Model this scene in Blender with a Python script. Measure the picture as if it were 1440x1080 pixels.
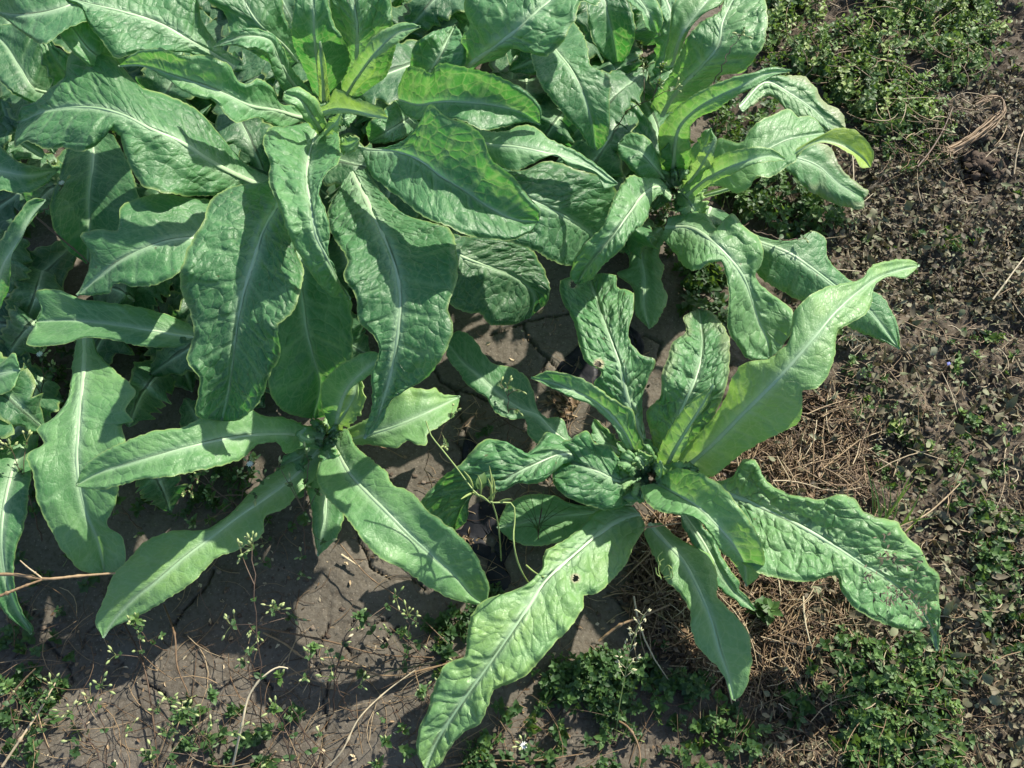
import bpy, math, random
import numpy as np
from mathutils import Vector
random.seed(7); RNG = np.random.default_rng(7)
for o in list(bpy.data.objects): bpy.data.objects.remove(o)
S = bpy.context.scene; COL = S.collection

# ------------------------------------------------------------------ camera, sky, sun, exposure
CAM_H, PITCH, FPX = 1.15, math.radians(62), 1247.0
cd = bpy.data.cameras.new('camera'); cam = bpy.data.objects.new('camera', cd); COL.objects.link(cam)
cam.location = (0, 0, CAM_H); cam.rotation_euler = (math.pi/2 - PITCH, 0, 0)
cd.sensor_width = 36; cd.lens = 36*FPX/1440; cd.clip_start = .02; cd.clip_end = 200
S.camera = cam
SUN_AZ, SUN_EL = math.atan2(.64, .70), math.radians(40)     # azimuth from +Y towards +X
W = bpy.data.worlds.new('World'); S.world = W; W.use_nodes = True
nt = W.node_tree; bg = nt.nodes['Background']
sky = nt.nodes.new('ShaderNodeTexSky'); sky.sky_type = 'NISHITA'; sky.sun_disc = False
sky.sun_elevation = SUN_EL; sky.sun_rotation = SUN_AZ
nt.links.new(sky.outputs[0], bg.inputs[0]); bg.inputs[1].default_value = .105
sl = bpy.data.lights.new('sun', 'SUN'); sl.energy = 4.7; sl.angle = math.radians(.7); sl.color = (1, .93, .80)
so = bpy.data.objects.new('sun', sl); COL.objects.link(so)
sd = Vector((math.sin(SUN_AZ)*math.cos(SUN_EL), math.cos(SUN_AZ)*math.cos(SUN_EL), math.sin(SUN_EL)))
so.rotation_euler = sd.to_track_quat('Z', 'Y').to_euler(); so.location = sd*5
S.view_settings.view_transform = 'Standard'; S.view_settings.look = 'None'
S.view_settings.exposure = 1.06; S.view_settings.gamma = 1
S.render.engine = 'CYCLES'

# ------------------------------------------------------------------ numeric helpers
FW = np.array([0, math.cos(PITCH), -math.sin(PITCH)]); UP = np.array([0, math.sin(PITCH), math.cos(PITCH)])
UPZ = np.array([0, 0, 1.])
def at(px, py, z=0.):
    """photo pixel + height above the ground -> world point(s)"""
    px, py, z = np.broadcast_arrays(np.asarray(px, float), np.asarray(py, float), np.asarray(z, float))
    d = FW*FPX + np.stack([px-720, 0*px, 0*px], -1) - (py-540)[..., None]*UP
    t = (z-CAM_H)/d[..., 2]
    return np.array([0, 0, CAM_H]) + d*t[..., None]
def hash2(ix, iy, seed):
    h = (ix.astype(np.int64)*374761393 + iy.astype(np.int64)*668265263 + seed*1442695041) & 0x7fffffff
    h = ((h ^ (h >> 13))*1274126177) & 0x7fffffff
    h = (h ^ (h >> 16)) & 0x7fffffff
    return (h % 100003)/100003.
def vnoise(x, y, seed=0):
    ix, iy = np.floor(x), np.floor(y); fx, fy = x-ix, y-iy
    fx = fx*fx*(3-2*fx); fy = fy*fy*(3-2*fy)
    a, b = hash2(ix, iy, seed), hash2(ix+1, iy, seed); c, d = hash2(ix, iy+1, seed), hash2(ix+1, iy+1, seed)
    return (a+(b-a)*fx)*(1-fy) + (c+(d-c)*fx)*fy - .5
def fbm(x, y, seed=0, o=4):
    r = 0*x; a = 1.
    for i in range(o): r = r + a*vnoise(x*2**i, y*2**i, seed+i*17); a *= .5
    return r
def voro(x, y, seed=0, jit=.8, ids=False):
    """distance to nearest and second nearest jittered cell point"""
    ix, iy = np.floor(x), np.floor(y); f1 = np.full(x.shape, 9.); f2 = np.full(x.shape, 9.); idv = np.zeros(x.shape)
    for dx in (-1, 0, 1):
        for dy in (-1, 0, 1):
            cx, cy = ix+dx, iy+dy
            qx = cx+.5+jit*(hash2(cx, cy, seed)-.5); qy = cy+.5+jit*(hash2(cx, cy, seed+99)-.5)
            d = np.hypot(x-qx, y-qy)
            if ids: idv = np.where(d < f1, hash2(cx, cy, seed+7), idv)
            f2 = np.minimum(f2, np.maximum(f1, d)); f1 = np.minimum(f1, d)
    return (f1, f2, idv) if ids else (f1, f2)
def sstep(a, b, x):
    t = np.clip((x-a)/(b-a), 0, 1); return t*t*(3-2*t)
def curve(pts, n, closed=False):
    """smooth curve through pts, resampled to n points at even chord length"""
    P = np.asarray(pts, float)
    if len(P) == 2: return P[0]+(P[1]-P[0])*np.linspace(0, 1, n)[:, None]
    d = np.maximum(np.linalg.norm(np.diff(P, axis=0), axis=1), 1e-6); s = np.r_[0, np.cumsum(d)]
    m = np.zeros_like(P); sl_ = np.diff(P, axis=0)/d[:, None]
    m[0] = sl_[0]; m[-1] = sl_[-1]
    m[1:-1] = (sl_[:-1]*d[1:, None]+sl_[1:]*d[:-1, None])/(d[1:]+d[:-1])[:, None]
    q = np.linspace(0, s[-1], n); k = np.clip(np.searchsorted(s, q, side='right')-1, 0, len(d)-1)
    t = ((q-s[k])/d[k])[:, None]; h = d[k][:, None]
    return ((2*t**3-3*t**2+1)*P[k]+(t**3-2*t**2+t)*h*m[k]+(-2*t**3+3*t**2)*P[k+1]+(t**3-t**2)*h*m[k+1])

def inpoly(poly, x, y):
    P = np.asarray(poly, float); r = np.zeros(x.shape, bool); j = len(P)-1
    for i in range(len(P)):
        c = ((P[i, 1] > y) != (P[j, 1] > y)) & (x < (P[j, 0]-P[i, 0])*(y-P[i, 1])/(P[j, 1]-P[i, 1]+1e-9)+P[i, 0]); r ^= c; j = i
    return r
# ------------------------------------------------------------------ mesh helpers
def make_mesh(name, V, F, mat, attrs=None, smooth=True, uv=None, uv2=None):
    """V (n,3); F (m,3) or (m,4) array, or a list of such arrays"""
    me = bpy.data.meshes.new(name)
    Fs = [f for f in (F if isinstance(F, list) else [F]) if len(f)]
    me.vertices.add(len(V)); me.vertices.foreach_set('co', np.asarray(V, np.float32).ravel())
    idx = np.concatenate([f.ravel() for f in Fs]).astype(np.int32)
    tot = np.concatenate([np.full(len(f), f.shape[1]) for f in Fs]).astype(np.int32)
    me.loops.add(len(idx)); me.loops.foreach_set('vertex_index', idx)
    me.polygons.add(len(tot)); me.polygons.foreach_set('loop_start', np.r_[0, np.cumsum(tot)[:-1]].astype(np.int32))
    me.polygons.foreach_set('loop_total', tot)
    me.polygons.foreach_set('use_smooth', np.full(len(tot), smooth))
    me.update(); me.validate()
    for k, a in (attrs or {}).items():
        at_ = me.attributes.new(k, 'FLOAT', 'POINT'); at_.data.foreach_set('value', np.asarray(a, np.float32))
    if uv is not None:
        u = me.uv_layers.new(name='UVMap'); u.data.foreach_set('uv', np.asarray(uv, np.float32)[idx].ravel())
    if uv2 is not None:
        u = me.uv_layers.new(name='blister'); u.data.foreach_set('uv', np.asarray(uv2, np.float32)[idx].ravel())
    me.materials.append(mat)
    return me
def link(name, me, parent=None, **props):
    o = bpy.data.objects.new(name, me); COL.objects.link(o)
    if parent is not None: o.parent = parent; o.matrix_parent_inverse = parent_inv(parent)
    for k, v in props.items(): o[k] = v
    return o
def parent_inv(p):
    from mathutils import Matrix
    m = Matrix.Translation(p.location) @ p.rotation_euler.to_matrix().to_4x4()
    if p.parent: m = parent_world(p)
    return m.inverted()
def parent_world(p):
    from mathutils import Matrix
    m = p.matrix_parent_inverse @ Matrix.Translation(p.location)
    return (parent_world(p.parent) @ m) if p.parent else Matrix.Translation(p.location)
def thing(name, label, cat, loc, group=None):
    o = bpy.data.objects.new(name, None); COL.objects.link(o); o.location = loc; o.empty_display_size = .03
    o['label'] = label; o['category'] = cat
    if group: o['group'] = group
    return o
class Buf:
    """collects pieces into one mesh, with a 'tint' value per vertex"""
    def __init__(s): s.V = []; s.Q = []; s.T = []; s.A = []; s.n = 0
    def add(s, V, Q=None, T=None, tint=0.):
        V = np.asarray(V, float)
        s.V.append(V)
        if Q is not None and len(Q): s.Q.append(np.asarray(Q)+s.n)
        if T is not None and len(T): s.T.append(np.asarray(T)+s.n)
        s.A.append(np.broadcast_to(np.asarray(tint, float), (len(V),)).copy()); s.n += len(V)
    def tube(s, P, r, k=5, tint=0.):
        P = np.asarray(P, float); n = len(P); r = np.broadcast_to(np.asarray(r, float), (n,))
        T = np.gradient(P, axis=0); T /= np.linalg.norm(T, axis=1)[:, None]+1e-9
        A = np.cross(T, np.array([.13, .31, .94])); A /= np.linalg.norm(A, axis=1)[:, None]+1e-9
        B = np.cross(T, A); th = np.arange(k)*2*math.pi/k
        V = P[:, None]+r[:, None, None]*(A[:, None]*np.cos(th)[None, :, None]+B[:, None]*np.sin(th)[None, :, None])
        i, j = np.meshgrid(np.arange(n-1), np.arange(k), indexing='ij'); i = i.ravel(); j = j.ravel(); j2 = (j+1) % k
        s.add(V.reshape(-1, 3), Q=np.stack([i*k+j, i*k+j2, (i+1)*k+j2, (i+1)*k+j], 1), tint=tint)
    def blade(s, base, d, nrm, L, Wd, fold=.3, curl=.3, nu=4, tint=0., wide=.45, tw=0.):
        """small ovate leaf: base point, direction, upward normal, length, half width"""
        d = np.asarray(d, float); d = d/(np.linalg.norm(d)+1e-9)
        sx = np.cross(d, nrm); sx /= np.linalg.norm(sx)+1e-9; up = np.cross(sx, d)
        u = np.linspace(0, 1, nu+1); w = Wd*np.power(np.sin(math.pi*np.power(u*.96+.04, .88)), .62)*(1.05-.2*wide*u); w[-1] = 0.04*Wd
        rows = []
        for uu, ww in zip(u, w):
            c = base+d*L*uu*(1-.12*curl*uu)-up*L*curl*uu*uu
            sz = sx*math.cos(tw*uu)+up*math.sin(tw*uu)
            rows += [c-sz*ww+up*fold*ww, c, c+sz*ww+up*fold*ww]
        Q = []
        for i in range(nu):
            a = i*3; Q += [[a, a+1, a+4, a+3], [a+1, a+2, a+5, a+4]]
        s.add(np.array(rows), Q=Q, tint=tint)
    def pod(s, c, d, L, r, tint=0., k=6):
        d = np.asarray(d, float); d = d/(np.linalg.norm(d)+1e-9)
        u = np.array([0, .15, .4, .7, .92, 1.]); rr = r*np.array([.25, .75, 1., .82, .4, .06])
        s.tube(np.asarray(c)+np.outer(u*L, d), rr, k, tint)
    def build(s, name, mat, parent=None, smooth=True, **props):
        F = []
        if s.Q: F.append(np.concatenate(s.Q))
        if s.T: F.append(np.concatenate(s.T))
        me = make_mesh(name, np.concatenate(s.V), F, mat, {'tint': np.concatenate(s.A)}, smooth)
        return link(name, me, parent, **props)

# ------------------------------------------------------------------ materials
def mat(name):
    m = bpy.data.materials.new(name); m.use_nodes = True; n = m.node_tree.nodes; l = m.node_tree.links
    p = n['Principled BSDF']; return m, n, l, p
def ramp(n, stops):
    r = n.new('ShaderNodeValToRGB'); e = r.color_ramp.elements
    e[0].position, e[0].color = stops[0][0], (*stops[0][1], 1); e[1].position, e[1].color = stops[-1][0], (*stops[-1][1], 1)
    for p_, c in stops[1:-1]:
        x = e.new(p_); x.color = (*c, 1)
    return r
def attr(n, name):
    a = n.new('ShaderNodeAttribute'); a.attribute_name = name; return a
def mixc(n, l, f, a, b, mode='MIX'):
    m = n.new('ShaderNodeMix'); m.data_type = 'RGBA'; m.blend_type = mode
    for k, v in ((0, f), (6, a), (7, b)):
        if hasattr(v, 'links') or hasattr(v, 'is_linked'): l.new(v, m.inputs[k])
        elif isinstance(v, (tuple, list)): m.inputs[k].default_value = (*v, 1)
        else: m.inputs[k].default_value = v
    return m.outputs[2]
def mathn(n, l, op, a, b=None, clamp=False):
    m = n.new('ShaderNodeMath'); m.operation = op; m.use_clamp = clamp
    for k, v in ((0, a), (1, b)):
        if v is None: continue
        if hasattr(v, 'is_linked'): l.new(v, m.inputs[k])
        else: m.inputs[k].default_value = v
    return m.outputs[0]
def maprange(n, l, v, a, b, c=0., d=1.):
    m = n.new('ShaderNodeMapRange'); l.new(v, m.inputs[0])
    for k, x in zip((1, 2, 3, 4), (a, b, c, d)): m.inputs[k].default_value = x
    return m.outputs[0]
def leaf_material():
    m, n, l, p = mat('chicory_leaf')
    uv = n.new('ShaderNodeUVMap'); uv.uv_map = 'UVMap'
    geo = n.new('ShaderNodeNewGeometry'); oi = n.new('ShaderNodeObjectInfo')
    no1 = n.new('ShaderNodeTexNoise'); no1.inputs['Scale'].default_value = 14; no1.inputs['Detail'].default_value = 3
    l.new(geo.outputs['Position'], no1.inputs['Vector'])
    no2 = n.new('ShaderNodeTexNoise'); no2.inputs['Scale'].default_value = 260; no2.inputs['Detail'].default_value = 4
    l.new(uv.outputs[0], no2.inputs['Vector'])
    # fine vein net: small cells in leaf coordinates
    vo = n.new('ShaderNodeTexVoronoi'); vo.feature = 'DISTANCE_TO_EDGE'; vo.inputs['Scale'].default_value = 210
    mp = n.new('ShaderNodeMixRGB'); mp.inputs[0].default_value = .012
    no3 = n.new('ShaderNodeTexNoise'); no3.inputs['Scale'].default_value = 70; l.new(uv.outputs[0], no3.inputs['Vector'])
    l.new(uv.outputs[0], mp.inputs[1]); l.new(no3.outputs['Color'], mp.inputs[2]); l.new(mp.outputs[0], vo.inputs['Vector'])
    fine = maprange(n, l, vo.outputs['Distance'], 0, .12, 1, 0)
    # blisters between the veins, in coordinates that follow the side veins
    u2 = n.new('ShaderNodeUVMap'); u2.uv_map = 'blister'
    ve = n.new('ShaderNodeTexVoronoi'); ve.feature = 'DISTANCE_TO_EDGE'; vf = n.new('ShaderNodeTexVoronoi'); vg = n.new('ShaderNodeTexVoronoi')
    nw = n.new('ShaderNodeTexNoise'); nw.inputs['Scale'].default_value = 1.3; l.new(u2.outputs[0], nw.inputs['Vector'])
    wp = n.new('ShaderNodeMixRGB'); wp.blend_type = 'ADD'; wp.inputs[0].default_value = .28; l.new(u2.outputs[0], wp.inputs[1]); l.new(nw.outputs['Color'], wp.inputs[2])
    for t_, sc_ in ((ve, 1), (vf, 1), (vg, 2.3)): t_.inputs['Scale'].default_value = sc_; t_.inputs['Randomness'].default_value = .9; l.new(wp.outputs[0], t_.inputs['Vector'])
    blis = attr(n, 'blis').outputs['Fac']
    crease = maprange(n, l, ve.outputs['Distance'], 0, .08, 1, 0)
    dome = mathn(n, l, 'SUBTRACT', 1, mathn(n, l, 'MULTIPLY', vf.outputs['Distance'], vf.outputs['Distance']))
    shp = mathn(n, l, 'ADD', mathn(n, l, 'MULTIPLY', dome, 1.5), mathn(n, l, 'MULTIPLY', maprange(n, l, ve.outputs['Distance'], 0, .12, 0, 1), .12))
    sepc = n.new('ShaderNodeSeparateColor'); l.new(vf.outputs['Color'], sepc.inputs[0])
    shp = mathn(n, l, 'MULTIPLY', shp, mathn(n, l, 'ADD', mathn(n, l, 'MULTIPLY', sepc.outputs[0], .9), .4))
    shp = mathn(n, l, 'SUBTRACT', shp, mathn(n, l, 'MULTIPLY', vg.outputs['Distance'], .16))
    shp = mathn(n, l, 'MULTIPLY', shp, blis)
    tint = attr(n, 'tint').outputs['Fac']; rib = attr(n, 'rib').outputs['Fac']; vein = attr(n, 'vein').outputs['Fac']; edge = attr(n, 'edge').outputs['Fac']
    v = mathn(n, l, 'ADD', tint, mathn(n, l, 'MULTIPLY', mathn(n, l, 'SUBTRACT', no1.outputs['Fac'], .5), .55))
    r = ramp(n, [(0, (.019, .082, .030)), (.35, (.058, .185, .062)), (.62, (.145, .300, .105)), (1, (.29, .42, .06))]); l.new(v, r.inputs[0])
    c = r.outputs[0]
    c = mixc(n, l, maprange(n, l, no2.outputs['Fac'], .42, .75, 0, .26), c, (.19, .32, .165))
    c = mixc(n, l, mathn(n, l, 'MULTIPLY', fine, .14), c, (.2, .36, .17))
    c = mixc(n, l, mathn(n, l, 'MULTIPLY', vein, .26), c, (.26, .42, .22))
    c = mixc(n, l, mathn(n, l, 'MULTIPLY', crease, .13), c, (.22, .40, .20))
    c = mixc(n, l, mathn(n, l, 'MULTIPLY', rib, .62), c, (.40, .56, .36))
    c = mixc(n, l, mathn(n, l, 'MULTIPLY', edge, .55), c, (.34, .42, .12))
    # sparse brown specks and a few blotches
    sp = n.new('ShaderNodeTexVoronoi'); sp.inputs['Scale'].default_value = 55; l.new(uv.outputs[0], sp.inputs['Vector'])
    spk = mathn(n, l, 'MULTIPLY', maprange(n, l, sp.outputs['Distance'], .06, .10, 1, 0), maprange(n, l, attr(n, 'spot').outputs['Fac'], .5, .51, 0, 1))
    c = mixc(n, l, mathn(n, l, 'MULTIPLY', spk, .6), c, (.10, .065, .03))
    bl = n.new('ShaderNodeTexNoise'); bl.inputs['Scale'].default_value = 32; bl.inputs['Detail'].default_value = 5; l.new(uv.outputs[0], bl.inputs['Vector'])
    c = mixc(n, l, mathn(n, l, 'MULTIPLY', maprange(n, l, bl.outputs['Fac'], .70, .76, 0, .8), attr(n, 'rust').outputs['Fac']), c, (.24, .17, .08))
    c = mixc(n, l, attr(n, 'dry').outputs['Fac'], c, (.33, .31, .19))
    back = mixc(n, l, mathn(n, l, 'MULTIPLY', geo.outputs['Backfacing'], .5), c, (.22, .34, .22))
    l.new(back, p.inputs['Base Color']); p.inputs['Roughness'].default_value = .47
    l.new(maprange(n, l, no2.outputs['Fac'], .3, .7, .38, .56), p.inputs['Roughness'])
    p.inputs['Specular IOR Level'].default_value = .42
    p.inputs['Sheen Weight'].default_value = .06; p.inputs['Sheen Roughness'].default_value = .5; p.inputs['Sheen Tint'].default_value = (.8, 1, .9, 1)
    tr = n.new('ShaderNodeBsdfTranslucent')
    tc = mixc(n, l, .72, back, mixc(n, l, maprange(n, l, v, .2, .9, 0, 1), (.10, .50, .05), (.40, .64, .04))); tc = mixc(n, l, mathn(n, l, 'MULTIPLY', mathn(n, l, 'MAXIMUM', vein, crease), .4), tc, (.60, .8, .25)); l.new(tc, tr.inputs['Color'])
    mx = n.new('ShaderNodeMixShader'); mx.inputs[0].default_value = .27
    l.new(p.outputs[0], mx.inputs[1]); l.new(tr.outputs[0], mx.inputs[2])
    b0 = n.new('ShaderNodeBump'); b0.inputs['Strength'].default_value = 1; b0.inputs['Distance'].default_value = .0036; l.new(shp, b0.inputs['Height'])
    b = n.new('ShaderNodeBump'); b.inputs['Strength'].default_value = .35; b.inputs['Distance'].default_value = .0009
    h = mathn(n, l, 'SUBTRACT', mathn(n, l, 'MULTIPLY', no2.outputs['Fac'], .9), mathn(n, l, 'MULTIPLY', fine, .6)); l.new(h, b.inputs['Height']); l.new(b0.outputs[0], b.inputs['Normal'])
    l.new(b.outputs[0], p.inputs['Normal']); l.new(b.outputs[0], tr.inputs['Normal'])
    l.new(mx.outputs[0], n['Material Output'].inputs[0])
    return m
M_LEAF = leaf_material()
def simple(name, stops, rough=.6, trans=0., spec=.4, noise=120., amp=.4, bump=0., tcol=None):
    """colour ramp driven by the piece's own tint value plus surface noise"""
    m, n, l, p = mat(name)
    geo = n.new('ShaderNodeNewGeometry'); no = n.new('ShaderNodeTexNoise'); no.inputs['Scale'].default_value = noise; no.inputs['Detail'].default_value = 4
    l.new(geo.outputs['Position'], no.inputs['Vector'])
    v = mathn(n, l, 'ADD', attr(n, 'tint').outputs['Fac'], mathn(n, l, 'MULTIPLY', mathn(n, l, 'SUBTRACT', no.outputs['Fac'], .5), amp))
    r = ramp(n, stops); l.new(v, r.inputs[0]); l.new(r.outputs[0], p.inputs['Base Color'])
    p.inputs['Roughness'].default_value = rough; p.inputs['Specular IOR Level'].default_value = spec
    if bump:
        b = n.new('ShaderNodeBump'); b.inputs['Strength'].default_value = .8; b.inputs['Distance'].default_value = bump
        l.new(no.outputs['Fac'], b.inputs['Height']); l.new(b.outputs[0], p.inputs['Normal'])
    if trans:
        tr = n.new('ShaderNodeBsdfTranslucent'); l.new(mixc(n, l, .5, r.outputs[0], tcol or (.3, .5, .05)), tr.inputs['Color'])
        mx = n.new('ShaderNodeMixShader'); mx.inputs[0].default_value = trans
        l.new(p.outputs[0], mx.inputs[1]); l.new(tr.outputs[0], mx.inputs[2]); l.new(mx.outputs[0], n['Material Output'].inputs[0])
    return m
M_RIB = simple('leaf_midrib', [(0, (.15, .31, .13)), (.5, (.28, .44, .24)), (1, (.50, .60, .42))], .45, .12, tcol=(.5, .7, .25), noise=60, amp=.5)
M_WEED = simple('chickweed_leaf', [(0, (.018, .05, .017)), (.4, (.04, .095, .028)), (.75, (.095, .18, .045)), (1, (.22, .30, .09))], .55, .25)
M_STEM = simple('weed_stem', [(0, (.045, .03, .025)), (.35, (.13, .085, .055)), (.65, (.16, .20, .07)), (1, (.28, .38, .12))], .5)
M_POD = simple('seed_capsule', [(0, (.12, .22, .07)), (.5, (.36, .42, .18)), (1, (.62, .55, .38))], .5, .2)
M_STRAW = simple('dry_straw', [(0, (.035, .02, .012)), (.35, (.12, .075, .040)), (.7, (.27, .19, .105)), (1, (.50, .43, .29))], .55, spec=.35, noise=300)
M_LITTER = simple('dead_leaf_litter', [(0, (.025, .02, .012)), (.35, (.085, .07, .042)), (.65, (.15, .135, .08)), (.85, (.15, .18, .09)), (1, (.27, .26, .18))], .65, .1, tcol=(.3, .25, .1), noise=200, amp=.3)
M_CLOD = simple('soil_clod', [(0, (.03, .023, .018)), (.5, (.085, .065, .05)), (1, (.18, .148, .118))], .95, spec=.1, noise=250, amp=.6, bump=.002)
M_PETAL = simple('petal', [(0, (.12, .16, .55)), (.5, (.75, .75, .74)), (1, (.85, .86, .85))], .5, .2, amp=0)
def film_mat():
    m, n, l, p = mat('black_film'); p.inputs['Base Color'].default_value = (.012, .013, .017, 1); p.inputs['Roughness'].default_value = .6; p.inputs['Specular IOR Level'].default_value = .2
    no = n.new('ShaderNodeTexNoise'); no.inputs['Scale'].default_value = 60; no.inputs['Detail'].default_value = 6
    g = n.new('ShaderNodeNewGeometry'); l.new(g.outputs['Position'], no.inputs['Vector'])
    c = mixc(n, l, maprange(n, l, no.outputs['Fac'], .62, .75, 0, .15), (.010, .011, .015), (.06, .05, .04)); l.new(c, p.inputs['Base Color'])
    l.new(maprange(n, l, no.outputs['Fac'], .45, .65, .45, .9), p.inputs['Roughness'])
    b = n.new('ShaderNodeBump'); b.inputs['Distance'].default_value = .0012; l.new(no.outputs['Fac'], b.inputs['Height']); l.new(b.outputs[0], p.inputs['Normal'])
    return m
M_FILM = film_mat()

# ------------------------------------------------------------------ ground
def zone(px_polys, x, y):
    pass
def ground_base(x, y):
    """height of the soil: raised smooth bed at left, rough trampled strip at right"""
    edge = sstep(.12, .42, x - .16*(y-.6) + .05*fbm(x*5, y*5, 3, 2))       # 0 on the bed, 1 on the right strip
    z = .006*fbm(x*4, y*4, 11, 3) - .018*edge
    z = z + edge*(.024*fbm(x*14, y*14, 21, 4) + .012*fbm(x*60, y*60, 31, 3)) + (1-edge)*(.0035*fbm(x*22, y*22, 41, 4)+.0013*fbm(x*130, y*130, 45, 2))
    return z, edge
CRACKS = [[(735,455),(742,475),(756,492),(770,505),(790,522)], [(770,505),(764,520),(775,535)], [(612,520),(618,535),(640,548),(668,556),(690,566)],
          [(640,548),(646,575),(652,600),(660,620)], [(700,645),(712,655),(735,668)], [(505,760),(516,780),(520,797),(545,812)], [(505,760),(498,742),(510,725)],
          [(462,850),(458,880),(448,905),(440,930),(452,950)], [(458,960),(455,985),(460,1010),(450,1045),(455,1090)], [(545,870),(520,878),(500,870),(490,880)],
          [(560,880),(540,900),(520,905)], [(300,800),(290,825),(262,850),(240,880)], [(905,470),(930,480),(925,500),(915,520)], [(640,620),(655,640),(640,665)],
          [(480,900),(492,918),(488,940)], [(690,470),(735,455),(765,448),(800,440)], [(360,940),(380,965),(374,1000)], [(855,830),(890,860),(900,900)], [(545,812),(580,815),(600,830)],
          [(200,960),(230,975),(245,1010),(240,1050)], [(60,900),(90,930),(100,960)]]
def crack_depth(x, y):
    d = np.full(x.shape, 9.)
    wx = x + .003*fbm(x*90, y*90, 5, 2); wy = y + .003*fbm(x*90, y*90, 8, 2)
    for c in CRACKS:
        P = at(*np.array(c, float).T, 0)[:, :2]
        bx = (x > P[:, 0].min()-.03) & (x < P[:, 0].max()+.03) & (y > P[:, 1].min()-.03) & (y < P[:, 1].max()+.03)
        if not bx.any(): continue
        X, Y = wx[bx], wy[bx]; dd = d[bx]
        for a, b in zip(P[:-1], P[1:]):
            ab = b-a; t = np.clip(((X-a[0])*ab[0]+(Y-a[1])*ab[1])/(ab@ab), 0, 1)
            dd = np.minimum(dd, np.hypot(X-a[0]-t*ab[0], Y-a[1]-t*ab[1]))
        d[bx] = dd
    f1, f2 = voro(wx*15, wy*15, 77, .9)
    net = (f2-f1)/15*.6 + .006*sstep(-.45, .05, fbm(x*4, y*4, 91, 2)) 
    d = np.minimum(d, net + .0009)
    return d
def ground_z(x, y):
    x = np.asarray(x, float); y = np.asarray(y, float)
    return ground_base(x, y)[0]
def on(px, py, dz=0.):
    """point on the soil seen at a photo pixel"""
    p = at(px, py, 0.)
    for _ in range(3): p = at(px, py, ground_z(p[..., 0], p[..., 1]))
    p[..., 2] += dz
    return p
st = .0025
xs = np.r_[-20, -8, -4, -2, -1.3, -1, np.arange(-.78, .40, st*1.2), np.arange(.40, 1.12, st*1.9), 1.3, 1.6, 2.2, 4, 8, 20]
ys = np.r_[-15, -6, -3, -1.2, -.5, -.2, np.arange(-.02, 1.56, st*1.15), 1.7, 2, 2.6, 4, 8, 20]
gx, gy = np.meshgrid(xs, ys, indexing='ij')
gz, ged = ground_base(gx, gy)
dense = (gx > -.79) & (gx < 1.12) & (gy > -.03) & (gy < 1.56)
cr = np.where(dense, crack_depth(gx, gy), 9.)
gz = gz - .010*(1-sstep(.0002, .0021, cr))*(1-.85*ged)
far = np.maximum(np.abs(gx)-2, 0)+np.maximum(np.abs(gy)-2, 0)
nx, ny = gx.shape; i, j = np.meshgrid(np.arange(nx-1), np.arange(ny-1), indexing='ij'); i = i.ravel(); j = j.ravel()
Q = np.stack([i*ny+j, (i+1)*ny+j, (i+1)*ny+j+1, i*ny+j+1], 1)
def soil_material():
    m, n, l, p = mat('garden_soil')
    g = n.new('ShaderNodeNewGeometry')
    a = n.new('ShaderNodeTexNoise'); a.inputs['Scale'].default_value = 9; a.inputs['Detail'].default_value = 7; a.inputs['Roughness'].default_value = .6
    b = n.new('ShaderNodeTexNoise'); b.inputs['Scale'].default_value = 160; b.inputs['Detail'].default_value = 7; b.inputs['Roughness'].default_value = .7
    v = n.new('ShaderNodeTexVoronoi'); v.inputs['Scale'].default_value = 190; v.inputs['Randomness'].default_value = 1
    for t in (a, b, v): l.new(g.outputs['Position'], t.inputs['Vector'])
    c = ramp(n, [(.3, (.064, .055, .042)), (.5, (.094, .082, .064)), (.72, (.130, .116, .094))]); l.new(a.outputs['Fac'], c.inputs[0])
    r = ramp(n, [(.3, (.028, .021, .014)), (.5, (.060, .046, .031)), (.75, (.12, .094, .064))]); l.new(a.outputs['Fac'], r.inputs[0])
    col = mixc(n, l, attr(n, 'strip').outputs['Fac'], c.outputs[0], r.outputs[0])
    col = mixc(n, l, maprange(n, l, b.outputs['Fac'], .40, .62, .0, .45), col, (.150, .137, .115))
    col = mixc(n, l, maprange(n, l, b.outputs['Fac'], .44, .30, .0, .6), col, (.045, .034, .026))
    col = mixc(n, l, maprange(n, l, v.outputs['Distance'], .12, .22, .35, 0), col, (.30, .26, .21))
    l.new(col, p.inputs['Base Color']); p.inputs['Roughness'].default_value = .92; p.inputs['Specular IOR Level'].default_value = .15
    bp = n.new('ShaderNodeBump'); bp.inputs['Strength'].default_value = .8; bp.inputs['Distance'].default_value = .0022
    h = mathn(n, l, 'ADD', b.outputs['Fac'], mathn(n, l, 'MULTIPLY', v.outputs['Distance'], .25)); l.new(h, bp.inputs['Height']); l.new(bp.outputs[0], p.inputs['Normal'])
    return m
link('ground', make_mesh('ground', np.stack([gx, gy, gz], -1).reshape(-1, 3), Q, soil_material(), {'strip': ged.ravel()}), kind='structure')

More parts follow.
